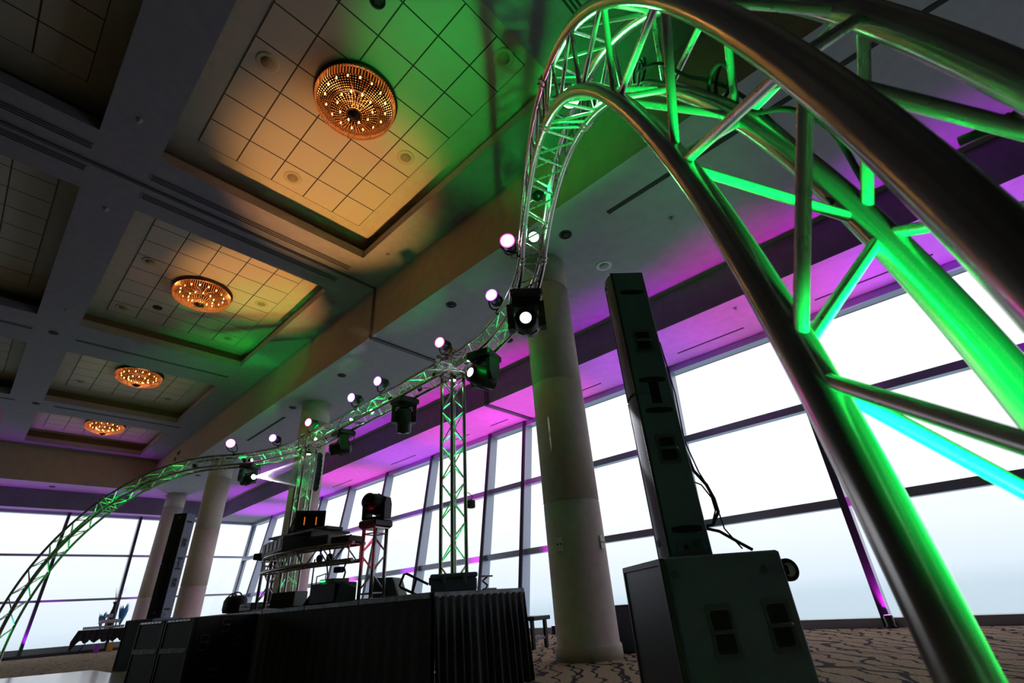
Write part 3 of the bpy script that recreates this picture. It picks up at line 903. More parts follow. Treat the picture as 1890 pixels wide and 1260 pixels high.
# ------------------------------------------------------------------ moving lights
def moving_head(loc, M3, pan, tilt, label, lit=None, es=20.0, s=1.0, hang=True, group='moving lights hanging under the truss'):
    """base box at loc; yoke and head below (hanging) or above (standing)"""
    t = thing('moving_light', label, 'moving light', tuple(loc), 0, group)
    sg = -1 if hang else 1
    Rz = Matrix.Rotation(pan, 4, 'Z')
    b = MB(); b.box((0, 0, sg * 0.045 * s), (0.32 * s, 0.30 * s, 0.09 * s), Matrix.Rotation(pan * 0 + M3, 3, 'Z'), bev=0.018 * s)
    b.lathe([(0.10 * s, sg * 0.085 * s), (0.10 * s, sg * 0.105 * s)], n=24)
    b.build('base', BLACK, t)
    y = MB()
    for sd in (-1, 1):
        M_ = Rz @ Matrix.Translation((sd * 0.145 * s, 0, sg * 0.235 * s))
        pts = [(-0.07 * s, -0.125 * s), (0.07 * s, -0.125 * s), (0.075 * s, 0.05 * s), (0.045 * s, 0.125 * s), (-0.045 * s, 0.125 * s), (-0.075 * s, 0.05 * s)]
        if not hang:
            pts = [(a, b_) for a, b_ in pts]
        R2 = M_ @ Matrix.Rotation(PI / 2, 4, 'Y') @ Matrix.Rotation(PI / 2, 4, 'Z')
        if hang:
            R2 = R2 @ Matrix.Rotation(PI, 4, 'Z')
        y.prism(pts, -0.028 * s, 0.028 * s, R2)
    y.prism([(-0.17 * s, -0.06 * s), (0.17 * s, -0.06 * s), (0.17 * s, 0.06 * s), (-0.17 * s, 0.06 * s)], min(sg * 0.105 * s, sg * 0.135 * s), max(sg * 0.105 * s, sg * 0.135 * s), Rz)
    y.build('yoke', BLACK, t)
    hc = Matrix.Translation((0, 0, sg * 0.29 * s)) @ Rz @ Matrix.Rotation(tilt, 4, 'X')
    hd = MB()
    hd.lathe([(0.085 * s, -0.20 * s), (0.10 * s, -0.195 * s), (0.105 * s, -0.10 * s), (0.118 * s, -0.085 * s), (0.122 * s, 0.0), (0.12 * s, 0.09 * s), (0.10 * s, 0.13 * s), (0.06 * s, 0.15 * s), (0, 0.152 * s)], hc, 28)
    for k in range(6):
        a = k * PI / 3
        hd.box(tuple((hc @ Vector((0.118 * s * math.cos(a), 0.118 * s * math.sin(a), 0.02 * s)))), (0.022 * s, 0.06 * s, 0.16 * s), (hc @ Matrix.Rotation(a, 4, 'Z')).to_3x3())
    hd.build('head', BLACK, t)
    ring = MB(); ring.lathe([(0.055 * s, -0.200 * s), (0.082 * s, -0.200 * s), (0.088 * s, -0.208 * s), (0.055 * s, -0.206 * s)], hc, 28); ring.build('lens_ring', BLACKM, t)
    ln = MB(); ln.lathe([(0, -0.222 * s), (0.035 * s, -0.216 * s), (0.056 * s, -0.203 * s)], hc, 28)
    ln.build('lens', lens_mat(lit, es) if lit else mat('dark_lens', (0.03, 0.02, 0.03), 0.08), t)
    if hang:
        c = MB()
        for sd in (-0.09, 0.09):
            c.lathe([(0.034, -0.018), (0.034, 0.018)], Matrix.Translation((sd, 0, 0.012)) @ Matrix.Rotation(PI / 2, 4, 'X'), 12)
        c.build('clamp', BLACKM, t)
        cb = MB(); cb.tube([(0.12 * s, 0.1 * s, -0.05), (0.22, 0.14, -0.14), (0.28, 0.1, -0.22), (0.26, 0.03, -0.08), (0.2, 0.0, 0.05)], 0.007, 6); cb.build('cable', RUBBER, t)
    dr = (hc.to_3x3() @ Vector((0, 0, -1))).normalized()
    return t, Vector(loc) + hc @ Vector((0, 0, -0.23 * s)), dr


def head_angles(d):
    """pan and tilt that point the head (local -z after tilt) along d"""
    d = Vector(d).normalized()
    pan = math.atan2(d.x, -d.y)        # about z
    # head forward after tilt T about x: (0, sin T, -cos T)
    h = math.hypot(d.x, d.y)
    T = math.atan2(-h, -d.z)
    return pan, T


MH = []
for loc, yaw, d, lb, lit, es, s in (
        ((3.66, 2.95, 3.90), 0.8, (-0.62, -0.46, -0.25), 'largest moving light with round white lens, in front of the near column', (0.95, 0.97, 1.0), 3.0, 1.28),
        ((4.32, 4.36, 3.90), 0.3, (-0.93, 0.05, 0.05), 'moving light throwing a thin white beam, right of the near truss tower', (0.9, 0.95, 1.0), 6.0, 1.3),
        ((4.42, 6.47, 3.90), 0.0, (0.15, 0.2, -1.0), 'unlit moving light pointing down from the middle of the straight truss', None, 1, 1.2),
        ((4.44, 8.58, 3.90), 0.0, (-0.85, 0.3, -0.25), 'unlit moving light right of the far truss tower', None, 1, 1.15),
        ((3.93, 11.95, 3.90), 0.6, (0.25, -1.0, 0.03), 'glowing moving light at the left source of the white beams', (1.0, 0.9, 1.0), 12.0, 1.1)):
    pan, T = head_angles(d)
    MH.append(moving_head(loc, yaw, pan, T, lb, lit, es, s))

print('MOVING HEAD LENSES', [(tuple(round(c, 2) for c in q[1]), tuple(round(c, 2) for c in q[2])) for q in MH])
#@@PART2
def floor_at(px, py, z=0.0):
    d = ray(px, py); return Vector(EYE + d * ((z - EYE[2]) / d[2]))


# ------------------------------------------------------------------ stage
SX0, SX1, SY0, SY1, SZ = 2.90, 4.08, 3.68, 11.9, 0.80
st = thing('stage', 'long low black stage with silver edge and pleated black skirt', 'stage', (SX0, SY0, 0))
MB().box(((SX1 - SX0) / 2, (SY1 - SY0) / 2, SZ - 0.02), (SX1 - SX0 - 0.02, SY1 - SY0 - 0.02, 0.04)).build('deck', DECK, st)
LX, LY = SX1 - SX0, SY1 - SY0
nseg = 7
for k in range(nseg):
    y0, y1 = LY * k / nseg, LY * (k + 1) / nseg
    MB().box((-0.005, (y0 + y1) / 2, SZ - 0.026), (0.03, y1 - y0 - 0.012, 0.052), bev=0.006).build('edge_rail', EDGE, st)
MB().box((LX / 2, -0.005, SZ - 0.026), (LX, 0.03, 0.052), bev=0.006).build('edge_rail', EDGE, st)
for x, y in ((0.12, 0.15), (LX - 0.12, 0.15), (0.12, LY / 2), (LX - 0.12, LY / 2), (0.12, LY - 0.15), (LX - 0.12, LY - 0.15)):
    MB().cyl((x, y, 0), (x, y, SZ - 0.04), 0.025, n=10).build('leg', BLACKM, st)


def skirt(p0, p1, n, amp, seed, flare=0.05):
    rng = random.Random(seed); m_ = MB(); p0, p1 = Vector(p0), Vector(p1); d = p1 - p0; L = d.length; d.normalize(); o = Vector((d.y, -d.x, 0))
    N = n * 6; rows = 12; ph = [rng.uniform(0.6, 1.5) for _ in range(n + 2)]; vs = []
    drift = [rng.uniform(-0.5, 0.9) for _ in range(n + 2)]
    for r in range(rows + 1):
        w = r / rows; z = (SZ - 0.035) * (1 - w) + 0.012 * w
        for i in range(N + 1):
            s = i / 6; k = int(min(s, n)); f = s - k
            a = ph[k] * (1 - f) + ph[k + 1] * f; dr = drift[k] * (1 - f) + drift[k + 1] * f
            off = amp * a * (0.08 + 0.92 * min(w * 2.2, 1)) * math.sin(2 * PI * s + dr * w * 1.6) + flare * w
            q = p0 + d * (L * i / N) + o * (off + 0.012 + amp * 0.4); vs.append((q.x, q.y, z))
    fs = [(r * (N + 1) + i, r * (N + 1) + i + 1, (r + 1) * (N + 1) + i + 1, (r + 1) * (N + 1) + i) for r in range(rows) for i in range(N)]
    m_.add(vs, fs, True); return m_


skirt((0, 0, 0), (LX, 0, 0), 13, 0.022, 3, 0.04).build('skirt', VELVET, st)
skirt((0, LY, 0), (0, 0, 0), 40, 0.003, 5, 0.005).build('skirt', VELVET, st)
skirt((LX, LY, 0), (0, LY, 0), 12, 0.02, 8, 0.02).build('skirt', VELVET, st)


# ------------------------------------------------------------------ subwoofers
def handle_cup(parent, M_, w=0.16, h=0.24, bar=True):
    """recessed grip: tapered rim, dark hollow and a horizontal bar. local x across, y up, z out of the face"""
    out = [(-w * .5, -h * .5 + .0), (w * .42, -h * .5), (w * .5, -h * .42), (w * .5, h * .1), (w * .38, h * .5), (-w * .34, h * .5), (-w * .5, h * .36)]
    out = [(-w * .40, -h * .5), (w * .40, -h * .5), (w * .5, -h * .44), (w * .46, 0), (w * .5, h * .44), (w * .40, h * .5), (-w * .40, h * .5), (-w * .5, h * .44), (-w * .46, 0), (-w * .5, -h * .44)]
    inn = [(p[0] * 0.76, p[1] * 0.84) for p in out]
    n = len(out); m_ = MB()
    vs = [M_ @ Vector((p[0], p[1], 0.001)) for p in out] + [M_ @ Vector((p[0] * .97, p[1] * .98, 0.008)) for p in out] + [M_ @ Vector((p[0], p[1], 0.008)) for p in inn] + [M_ @ Vector((p[0] * .9, p[1] * .9, 0.0012)) for p in inn]
    fs = []
    for k in range(3):
        for i in range(n):
            j = (i + 1) % n; fs.append((k * n + i, k * n + j, (k + 1) * n + j, (k + 1) * n + i))
    m_.add(vs, fs); hnd = m_.build('handle', GREY_RIM, parent)
    MB().add([M_ @ Vector((p[0] * .92, p[1] * .92, 0.0016)) for p in inn], [tuple(range(n))]).build('shade_panel', DARKPAINT2, hnd)  # flat dark panel stands in for the shade inside the grip
    if bar:
        b = MB(); b.tube([M_ @ Vector((-w * .38, 0, 0.008)), M_ @ Vector((-w * .3, 0.0, 0.016)), M_ @ Vector((w * .3, 0.0, 0.016)), M_ @ Vector((w * .38, 0, 0.008))], 0.011, 10); b.build('grip', GREY_RIM, hnd)
    return hnd


GREY_RIM = mat('handle_plastic', (0.10, 0.115, 0.13), 0.38)
DARKPAINT2 = mat('handle_shade_slot_black', (0.006, 0.007, 0.008), 0.7)


def subwoofer(name, label, loc, yaw, W_, D_, H_, handles=(), knobs=(), strip=None, cab=None, grp=None, badge=False):
    """local x runs back from the grille, local y along the grille"""
    t = thing(name, label, 'subwoofer', loc, yaw, grp)
    cab = cab or CAB
    MB().box((D_ / 2 + 0.012, W_ / 2, H_ / 2 + 0.006), (D_ - 0.02, W_, H_ - 0.012), bev=0.010).build('cabinet', cab, t)
    fr = MB(); e = 0.022
    for c, s_ in (((0.005, W_ / 2, H_ - e), (0.03, W_ - 0.01, 0.035)), ((0.005, W_ / 2, e), (0.03, W_ - 0.01, 0.035)), ((0.005, e * 0.8, H_ / 2), (0.03, 0.03, H_ - 0.03)), ((0.005, W_ - e * 0.8, H_ / 2), (0.03, 0.03, H_ - 0.03))):
        fr.box(c, s_, bev=0.004)
    fr.build('grille_frame', EDGE2, t)
    MB().box((0.004, W_ / 2, H_ / 2), (0.012, W_ - 0.05, H_ - 0.06)).build('grille', GRILLE if strip is None else GRILLE2, t)
    if strip is not None:
        sb = MB(); sb.box((-0.008, W_ / 2, strip), (0.012, W_ - 0.06, 0.055), bev=0.003); s_ = sb.build('cross_strip', EDGE, t)
        MB().cyl((-0.013, W_ / 2, strip), (-0.018, W_ / 2, strip), 0.008, n=10).build('screw', BLACKM, s_)
        for k in range(6):
            MB().box((-0.013, 0.06 + (W_ - 0.12) * (k + 0.5) / 6, H_ - 0.022), (0.01, (W_ - 0.12) / 6 - 0.015, 0.018)).build('vent_slot', SILVER, t)
    for (u, z, w, h) in handles:
        M_ = basis((1, 0, 0), (0, -1, 0)) ; M_ = Matrix.Translation((u, 0.0, z)) @ M_
        handle_cup(t, M_, w, h)
    for (u, z) in knobs:
        k = MB(); k.lathe([(0.022, 0), (0.022, 0.008), (0.012, 0.009), (0.010, 0.004), (0, 0.004)], Matrix.Translation((u, 0, z)) @ basis((1, 0, 0), (0, -1, 0)), 20); k.build('rigging_point', GREY_RIM, t)
    return t


EDGE2 = mat('grille_frame_paint', (0.05, 0.055, 0.06), 0.45)
PURP_CAB = noisy('black_cabinet', (0.014, 0.014, 0.018), (0.024, 0.024, 0.03), 200, 0.4)

nyaw = math.radians(-44.0)
nb = Vector((2.60, 1.32, 0))
near_sub = subwoofer('subwoofer', 'large black subwoofer cabinet at right carrying the tall speaker column', tuple(nb), nyaw, 0.80, 0.675, 0.837,
                     handles=((0.25, 0.475, 0.15, 0.25), (0.56, 0.485, 0.15, 0.25)), knobs=((0.06, 0.75), (0.56, 0.745)))
# transport wheel on the back of it
wc = MB(); Mw = Matrix.Translation((0.725, 0.06, 0.735)) @ Matrix.Rotation(PI / 2, 4, 'X')
wc.lathe([(0.0, -0.018), (0.036, -0.018), (0.036, 0.018), (0, 0.018)], Mw, 24); wheel = wc.build('wheel_hub', SPKW, near_sub)
wt = MB(); wt.lathe([(0.036, -0.02), (0.05, -0.024), (0.058, -0.012), (0.058, 0.012), (0.05, 0.024), (0.036, 0.02), (0.036, -0.02)], Mw, 28); wt.build('tyre', RUBBER, wheel)
wb = MB(); wb.box((0.69, 0.06, 0.735), (0.05, 0.07, 0.05), bev=0.005); wb.build('wheel_bracket', BLACKM, near_sub)

cy = math.radians(12)
ux = Vector((math.cos(cy), math.sin(cy), 0)); uy = Vector((-math.sin(cy), math.cos(cy), 0))
cb_ = Vector((2.07, 7.05, 0))
for k, lb in ((0, 'black subwoofer in front of the stage, right one, with handle grips on its side'), (1, 'black subwoofer in front of the stage, left one of the pair with metal strips')):
    subwoofer('subwoofer', lb, tuple(cb_ + uy * (0.64 * k)), cy, 0.62, 0.80, 0.765, handles=((0.16, 0.50, 0.11, 0.17), (0.38, 0.66, 0.11, 0.15), (0.56, 0.52, 0.11, 0.16), (0.33, 0.22, 0.11, 0.16)) if k == 0 else (), strip=0.44, cab=PURP_CAB)
fyaw = math.radians(25)
fs = Vector((2.98, 12.75, 0))
subwoofer('subwoofer', 'farther black subwoofer under the distant speaker column', tuple(fs), fyaw, 0.72, 0.66, 0.86)


# ------------------------------------------------------------------ speaker columns
def badge(parent, c, M3):
    M_ = Matrix.Translation(c) @ M3
    b = MB(); b.lathe([(0.0, 0.004), (0.020, 0.004), (0.026, 0.001), (0.026, -0.004)], M_, 24); bo = b.build('badge', SILVER, parent)
    r = MB(); r.lathe([(0.016, 0.0045), (0.019, 0.0055), (0.0215, 0.0045)], M_, 24); r.build('badge_ring', BLACK, bo)
    l = MB(); l.box(tuple(M_ @ Vector((-0.005, 0, 0.005))), (0.003, 0.003, 0.014)); l.build('badge_mark', BLACK, bo)


def column_speaker(label, loc, yaw, H_=1.05, lower=True, W_=0.20, D_=0.275):
    t = thing('column_speaker', label, 'speaker', loc, yaw, None)
    MB().box((D_ / 2 + 0.01, 0, H_ / 2), (D_ - 0.02, W_, H_ - 0.004), bev=0.006).build('cabinet', CAB, t)
    g_ = MB(); n = 6; vs = []
    for z in (0.012, H_ - 0.012):
        for i in range(n + 1):
            a = -1 + 2 * i / n; vs.append((0.0 - 0.022 * (1 - a * a) + 0.012, a * (W_ / 2 - 0.006), z))
    g_.add(vs, [(i, i + n + 1, i + n + 2, i + 1) for i in range(n)], True)
    g_.add(vs, [tuple(range(n + 1)), tuple(range(2 * n + 1, n, -1))]); g_.build('grille', GRILLE, t)
    tr = MB()
    for s_ in (-1, 1):
        tr.box((0.014, s_ * (W_ / 2 - 0.004), H_ / 2), (0.018, 0.010, H_ - 0.008), bev=0.002)
    tr.build('grille_frame', EDGE2, t)
    zs = (0.16, 0.93) if lower else (0.10, 0.86)
    for z in zs:
        pts = [(0.095 * math.cos(a) * (1 if abs(math.cos(a)) > 0 else 1), 0.021 * math.sin(a)) for a in np.linspace(0, 2 * PI, 24, endpoint=False)]
        pts = [(max(-0.095, min(0.095, 1.25 * p[0])), p[1]) for p in pts]
        m_ = MB(); m_.prism(pts, 0, 0.004, Matrix.Translation((0.15, -W_ / 2, z)) @ basis((1, 0, 0), (0, -1, 0))); m_.build('slot_cover', DARKPAINT2, t)
    hz = 0.66 if lower else 0.42
    handle_cup(t, Matrix.Translation((0.15, -W_ / 2, hz)) @ basis((1, 0, 0), (0, -1, 0)), 0.15, 0.20)
    if lower:
        pl_ = MB(); pl_.box((0.15, -W_ / 2 - 0.003, 0.05), (0.17, 0.006, 0.10), bev=0.002); po = pl_.build('connector_plate', EDGE, t)
        MB().lathe([(0, 0.004), (0.014, 0.004), (0.014, 0)], Matrix.Translation((0.12, -W_ / 2 - 0.006, 0.06)) @ basis((1, 0, 0), (0, -1, 0)), 12).build('socket', BLACK, po)
        j = MB(); j.box((0.15, -W_ / 2 - 0.003, H_ + 0.0), (0.07, 0.006, 0.16), bev=0.002); j.build('joining_plate', BLACKM, t)
    badge(t, (-0.012, 0.0, 0.10 if lower else H_ - 0.10), basis((0, 1, 0), (-1, 0, 0)).to_3x3().to_4x4())
    return t


ncx = Vector((2.99, 1.40, 0))
lx_ = Vector((math.cos(nyaw), math.sin(nyaw), 0)); ly_ = Vector((-math.sin(nyaw), math.cos(nyaw), 0))
NCP = Vector(at(1222, 1023, 3.27)); NCP.z = 0
NCP = NCP + ly_ * 0.0
nc0 = NCP
column_speaker('lower cabinet of the tall black speaker column on the near subwoofer', (nc0.x, nc0.y, 0.837), nyaw, 1.06, True)
column_speaker('upper cabinet of the tall black speaker column on the near subwoofer', (nc0.x, nc0.y, 0.837 + 1.06), nyaw, 1.06, False)
FCP = Vector(at(283, 1137, 13.45))
column_speaker('lower cabinet of the distant speaker column at left', (FCP.x, FCP.y, 0.86), math.radians(40), 1.04, True, 0.30, 0.32)
column_speaker('upper cabinet of the distant speaker column at left', (FCP.x, FCP.y, 0.86 + 1.04), math.radians(40), 1.04, False, 0.30, 0.32)

# cables behind the near column
cbl = thing('speaker_cable', 'black cables hanging behind the near speaker column onto the subwoofer', 'cable', (0, 0, 0))
Z7 = lambda x, y, D=3.52: at(1080 + x / 2.1, 480 + y / 2.1, D)
for pts, r in (([(225, 110), (262, 235), (300, 380), (330, 520), (372, 700), (420, 815), (470, 870), (500, 925), (516, 975), (495, 1025), (450, 1035)], 0.011),
               ([(225, 300), (290, 320), (350, 520), (385, 700), (440, 820), (490, 900), (512, 960), (540, 1040), (610, 1118)], 0.005),
               ([(400, 850), (450, 870), (490, 920), (505, 970), (495, 1010)], 0.005),
               ([(450, 1035), (520, 1050), (600, 1095), (650, 1122)], 0.010)):
    MB().tube([tuple(Z7(*p)) for p in pts], r, 7).build('cable', RUBBER, cbl)

# ------------------------------------------------------------------ desk of curved truss on the stage
dk = [(3.14, 5.16), (3.02, 5.55), (2.90, 5.85), (2.81, 6.15), (2.765, 6.5), (2.77, 6.8), (2.84, 7.1), (2.97, 7.38)]


def catmull(pts, n=8):
    P = [np.array(p, float) for p in pts]; P = [2 * P[0] - P[1]] + P + [2 * P[-1] - P[-2]]; o = []
    for i in range(1, len(P) - 2):
        for k in range(n):
            t = k / n; a, b, c, d = P[i - 1:i + 3]
            o.append(0.5 * ((2 * b) + (-a + c) * t + (2 * a - 5 * b + 4 * c - d) * t * t + (-a + 3 * b - 3 * c + d) * t ** 3))
    o.append(P[-2]); return o


c2 = catmull(dk)
frs = []
for i, p in enumerate(c2):
    q = c2[min(i + 1, len(c2) - 1)] - c2[max(i - 1, 0)]; q /= np.linalg.norm(q)
    frs.append((np.array([p[0], p[1], 1.305]), np.array([q[0], q[1], 0]), np.array([0, 0, 1.0]), np.cross(np.array([q[0], q[1], 0]), [0, 0, 1.0])))
ALUD = ALU
truss('desk_truss', 'curved truss rail carrying the disc jockey desk on the stage', frs[3:-3], 0.20, 0.09, 0.021, 0.008, seg=12, couple=(False, False))


def totem(x, y, z0, z1, label):
    t = np.array([0, 0, 1.0]); a = math.radians(12); u = np.array([math.cos(a), math.sin(a), 0]); v = np.cross(t, u)
    f = sweep((np.array([x, y, z0]), t, u, v), 0, 0, z1 - z0, 0.3)
    r, pt, L = truss('truss_totem', label, f, 0.2, 0.09, 0.021, 0.008, seg=12, couple=(False, False))
    MB().box((0, 0, 0.006), (0.24, 0.24, 0.012), Matrix.Rotation(a, 3, 'Z')).build('base_plate', ALU, r)
    MB().box((0, 0, L - 0.004), (0.23, 0.23, 0.010), Matrix.Rotation(a, 3, 'Z')).build('top_plate', ALU, r)


totem(3.18, 5.12, SZ, 1.53, 'short truss totem at right end of the desk, holding a moving light')
totem(3.02, 7.45, SZ, 1.40, 'short truss totem at left end of the desk')
pan, T = head_angles((-0.9, -0.35, 0.1))
moving_head((3.18, 5.12, 1.533), 0.2, pan, T + 0.0, 'black moving light with dull red lens standing on the desk totem', None, 1, 0.92, hang=False, group=None)

# desk equipment
board = thing('desk_board', 'dark tilted equipment board on top of the desk gear', 'shelf', (2.98, 6.35, 1.585), math.radians(8))
MB().box((0, 0, 0.012), (0.55, 0.92, 0.024), bev=0.004).build('board', BLACK, board)
MB().box((-0.28, 0, 0.012), (0.012, 0.93, 0.028)).build('edge_strip', EDGE, board)
case1 = thing('mixer_case', 'long grey mixer case on the curved desk truss, left of the players', 'case', (2.86, 6.75, 1.415), math.radians(-8))
MB().box((0, 0, 0.085), (0.34, 0.95, 0.17), bev=0.01).build('body', GREY, case1)
for k in range(5):
    MB().box((-0.173, -0.36 + k * 0.18, 0.09), (0.008, 0.12, 0.11), bev=0.003).build('panel', BLACK if k % 2 else EDGE, case1)
case2 = thing('media_player', 'grey framed media player between mixer case and desk totem', 'audio player', (2.98, 5.95, 1.415), math.radians(18))
MB().box((0, 0, 0.06), (0.30, 0.42, 0.12), bev=0.008).build('body', GREY, case2)
for k in (-1, 1):
    MB().box((-0.153, k * 0.10, 0.06), (0.006, 0.16, 0.075), bev=0.002).build('panel', BLACK, case2)
MB().lathe([(0.09, 0.12), (0.09, 0.13), (0.0, 0.132)], n=28).build('jog_wheel', SILVER, case2)
case3 = thing('media_player', 'smaller black media player nearest the desk totem', 'audio player', (3.06, 5.52, 1.415), math.radians(18))
MB().box((0, 0, 0.035), (0.26, 0.28, 0.07), bev=0.006).build('body', BLACK, case3)
for k in range(3):
    MB().cyl((-0.05, -0.09 + k * 0.09, 0.07), (-0.05, -0.09 + k * 0.09, 0.085), 0.012, n=10).build('knob', SILVER, case3)
lap = thing('laptop', 'black laptop standing open on the desk board, screen towards camera', 'laptop', (2.90, 6.22, 1.61), math.radians(-24))
MB().box((0, 0.13, 0.012), (0.36, 0.25, 0.02), bev=0.004).build('keyboard_base', BLACK, lap)
Ml = Matrix.Translation((0, 0.01, 0.02)) @ Matrix.Rotation(math.radians(-8), 4, 'X')
lid = MB(); lid.box(tuple(Ml @ Vector((0, 0, 0.135))), (0.36, 0.012, 0.26), Ml.to_3x3(), bev=0.003); lo = lid.build('lid', BLACK, lap)
scr = MB(); scr.box(tuple(Ml @ Vector((0, -0.0075, 0.135))), (0.31, 0.003, 0.20), Ml.to_3x3()); so = scr.build('screen', SCREEN, lo)
for sx_ in (-0.07, 0.07):
    w_ = MB(); w_.box(tuple(Ml @ Vector((sx_, -0.0095, 0.13))), (0.012, 0.002, 0.10), Ml.to_3x3()); w_.build('waveform', mat('orange_waveform', (0.8, 0.2, 0.02), 0.4, 0, (1, 0.25, 0.03), 0.7), lo)
kb = thing('sampler', 'black flat sampler box to the right of the laptop', 'sampler', (3.03, 5.98, 1.61), math.radians(12))
MB().box((0, 0, 0.02), (0.26, 0.26, 0.04), bev=0.005).build('body', BLACK, kb)
for i in range(3):
    for j in range(3):
        MB().box((-0.07 + i * 0.06, -0.07 + j * 0.06, 0.042), (0.045, 0.045, 0.006)).build('pad', GREY, kb)
mon = thing('desk_monitor', 'small black loudspeaker left of the laptop, tilted back', 'speaker', (2.98, 6.70, 1.61), math.radians(15))
MB().prism([(-0.11, 0), (0.11, 0), (0.11, 0.24), (-0.02, 0.27)], -0.10, 0.10, basis((1, 0, 0), (0, -1, 0))).build('cabinet', BLACK, mon)
MB().cyl((-0.075, 0, 0.13), (-0.085, 0, 0.135), 0.055, n=20).build('driver', GREY, mon)
lb_ = thing('effects_box', 'small dark box with purple sheen at left end of the desk', 'effects unit', (2.86, 7.33, 1.40), math.radians(30))
MB().box((0, 0, 0.05), (0.20, 0.26, 0.08), bev=0.008).build('body', BLACK, lb_)
MB().box((0, 0, 0.005), (0.12, 0.16, 0.01)).build('foot', RUBBER, lb_)
# cables and microphone stand under the desk
mic = thing('microphone_stand', 'thin black stand with cone base under the desk', 'stand', (3.08, 6.33, SZ))
MB().lathe([(0.075, 0), (0.075, 0.012), (0.02, 0.10), (0.012, 0.11)], n=20).build('base', BLACKM, mic)
MB().cyl((0, 0, 0.1), (0, 0, 0.52), 0.009, n=8).build('pole', BLACKM, mic)
hc_ = thing('hanging_cable', 'black cable hanging from the desk truss to the stage floor', 'cable', (3.12, 6.02, SZ))
MB().tube([(0, 0, 0.0), (0.01, 0.01, 0.12), (-0.01, 0.01, 0.2), (0.0, 0.0, 0.3), (-0.03, 0.02, 0.5)], 0.009, 7).build('cable', RUBBER, hc_)
hp = thing('headphones', 'black headphones hanging on the desk truss', 'headphones', (2.89, 5.70, 1.30), math.radians(20))
MB().tube([(0, 0.075 * math.cos(a), 0.09 * math.sin(a)) for a in np.linspace(0, PI, 14)], 0.008, 6).build('headband', BLACK, hp)
for s_ in (-1, 1):
    MB().cyl((-0.012, s_ * 0.075, -0.03), (0.012, s_ * 0.075, -0.03), 0.042, n=18).build('ear_cup', BLACK, hp)

# things on the stage
rc = thing('road_case', 'black lidded road case at the near end of the stage', 'case', (3.39, 3.98, SZ), math.radians(-38))
MB().box((0, 0, 0.055), (0.44, 0.40, 0.11), bev=0.012).build('body', CAB, rc)
MB().box((0, 0, 0.135), (0.455, 0.415, 0.045), bev=0.012).build('lid', CAB, rc)
for s_ in (-0.1, 0.1):
    MB().box((s_, -0.207, 0.105), (0.035, 0.02, 0.07), bev=0.004).build('latch', GREY, rc)
    MB().box((-0.228, s_, 0.105), (0.02, 0.035, 0.06), bev=0.004).build('latch', GREY, rc)
cl = thing('truss_clamp', 'metal truss clamp lying on the stage behind the road case', 'clamp', (3.83, 3.98, SZ))
MB().tube([(0, 0, 0.01), (0.03, 0, 0.05), (-0.02, 0.02, 0.09), (0.03, 0.0, 0.13)], 0.012, 7).build('arm', EDGE, cl)
MB().box((0.03, 0, 0.135), (0.13, 0.04, 0.015)).build('bar', EDGE, cl)
MB().box((0.06, 0, 0.012), (0.16, 0.05, 0.02)).build('foot', EDGE, cl)
wg = thing('floor_monitor', 'grey blue wedge monitor behind the desk totem', 'speaker', (3.72, 5.55, SZ), math.radians(-55))
MB().prism([(-0.17, 0), (0.17, 0), (0.08, 0.235), (-0.17, 0.245)], -0.17, 0.17, basis((1, 0, 0), (0, -1, 0))).build('cabinet', mat('blue_grey_paint', (0.07, 0.09, 0.12), 0.5), wg)
MB().quad((0.172, -0.15, 0.01), (0.172, 0.15, 0.01), (0.09, 0.15, 0.22), (0.09, -0.15, 0.22)).build('grille', GRILLE2, wg)
hr = thing('handrail', 'tilted black tube handrail at the back of the stage', 'handrail', (0, 0, 0))
RL = lambda x, y: tuple(at(580 + x / 7.875, 1040 + y / 7.875, 6.2))
MB().tube([RL(1660, 300), RL(1480, 210), RL(1345, 145), RL(1305, 155), RL(1240, 320), RL(1260, 345), RL(1430, 425), RL(1520, 470)], 0.014, 8).build('rail', BLACKM, hr)
MB().tube([RL(1485, 215), RL(1425, 420)], 0.014, 8).build('rail', BLACKM, hr)
MB().tube([RL(1430, 425), tuple(Vector((at(762, 1095, 6.2).x, at(762, 1095, 6.2).y, SZ)))], 0.014, 8).build('foot', BLACKM, hr)
bx = thing('equipment_case', 'black equipment case left of the desk totem on the stage', 'case', (3.0, 5.62, SZ), math.radians(10))
MB().box((0, 0, 0.10), (0.30, 0.44, 0.20), bev=0.01).build('body', BLACK, bx)
MB().tube([(-0.1, 0.19, 0.2), (-0.1, 0.19, 0.28), (-0.1, 0.03, 0.30), (-0.1, 0.03, 0.2)], 0.007, 6).build('handle', BLACKM, bx)
gp = thing('circuit_box', 'green lit open box on top of the equipment case', 'device', (2.98, 5.58, SZ + 0.20), math.radians(10))
MB().box((0, 0, 0.02), (0.22, 0.24, 0.04), bev=0.005).build('body', mat('green_paint', (0.02, 0.16, 0.05), 0.5), gp)
MB().box((-0.113, 0.06, 0.02), (0.006, 0.08, 0.014)).build('indicator', LEDG, gp)
wd = thing('small_wedge', 'small teal grey wedge beside the desk totem', 'speaker', (2.96, 5.27, SZ), math.radians(-30))
MB().prism([(-0.10, 0), (0.10, 0), (0.10, 0.12), (-0.06, 0.19)], -0.09, 0.09, basis((1, 0, 0), (0, -1, 0))).build('cabinet', mat('teal_grey_paint', (0.09, 0.12, 0.13), 0.5), wd)
MB().box((0.0, 0, 0.155), (0.09, 0.12, 0.012), Matrix.Rotation(0.42, 3, 'Y')).build('top_panel', GRILLE2, wd)
cm = thing('camera', 'small black camera on a clamp arm over the equipment case', 'camera', (3.03, 5.47, SZ + 0.24), math.radians(25))
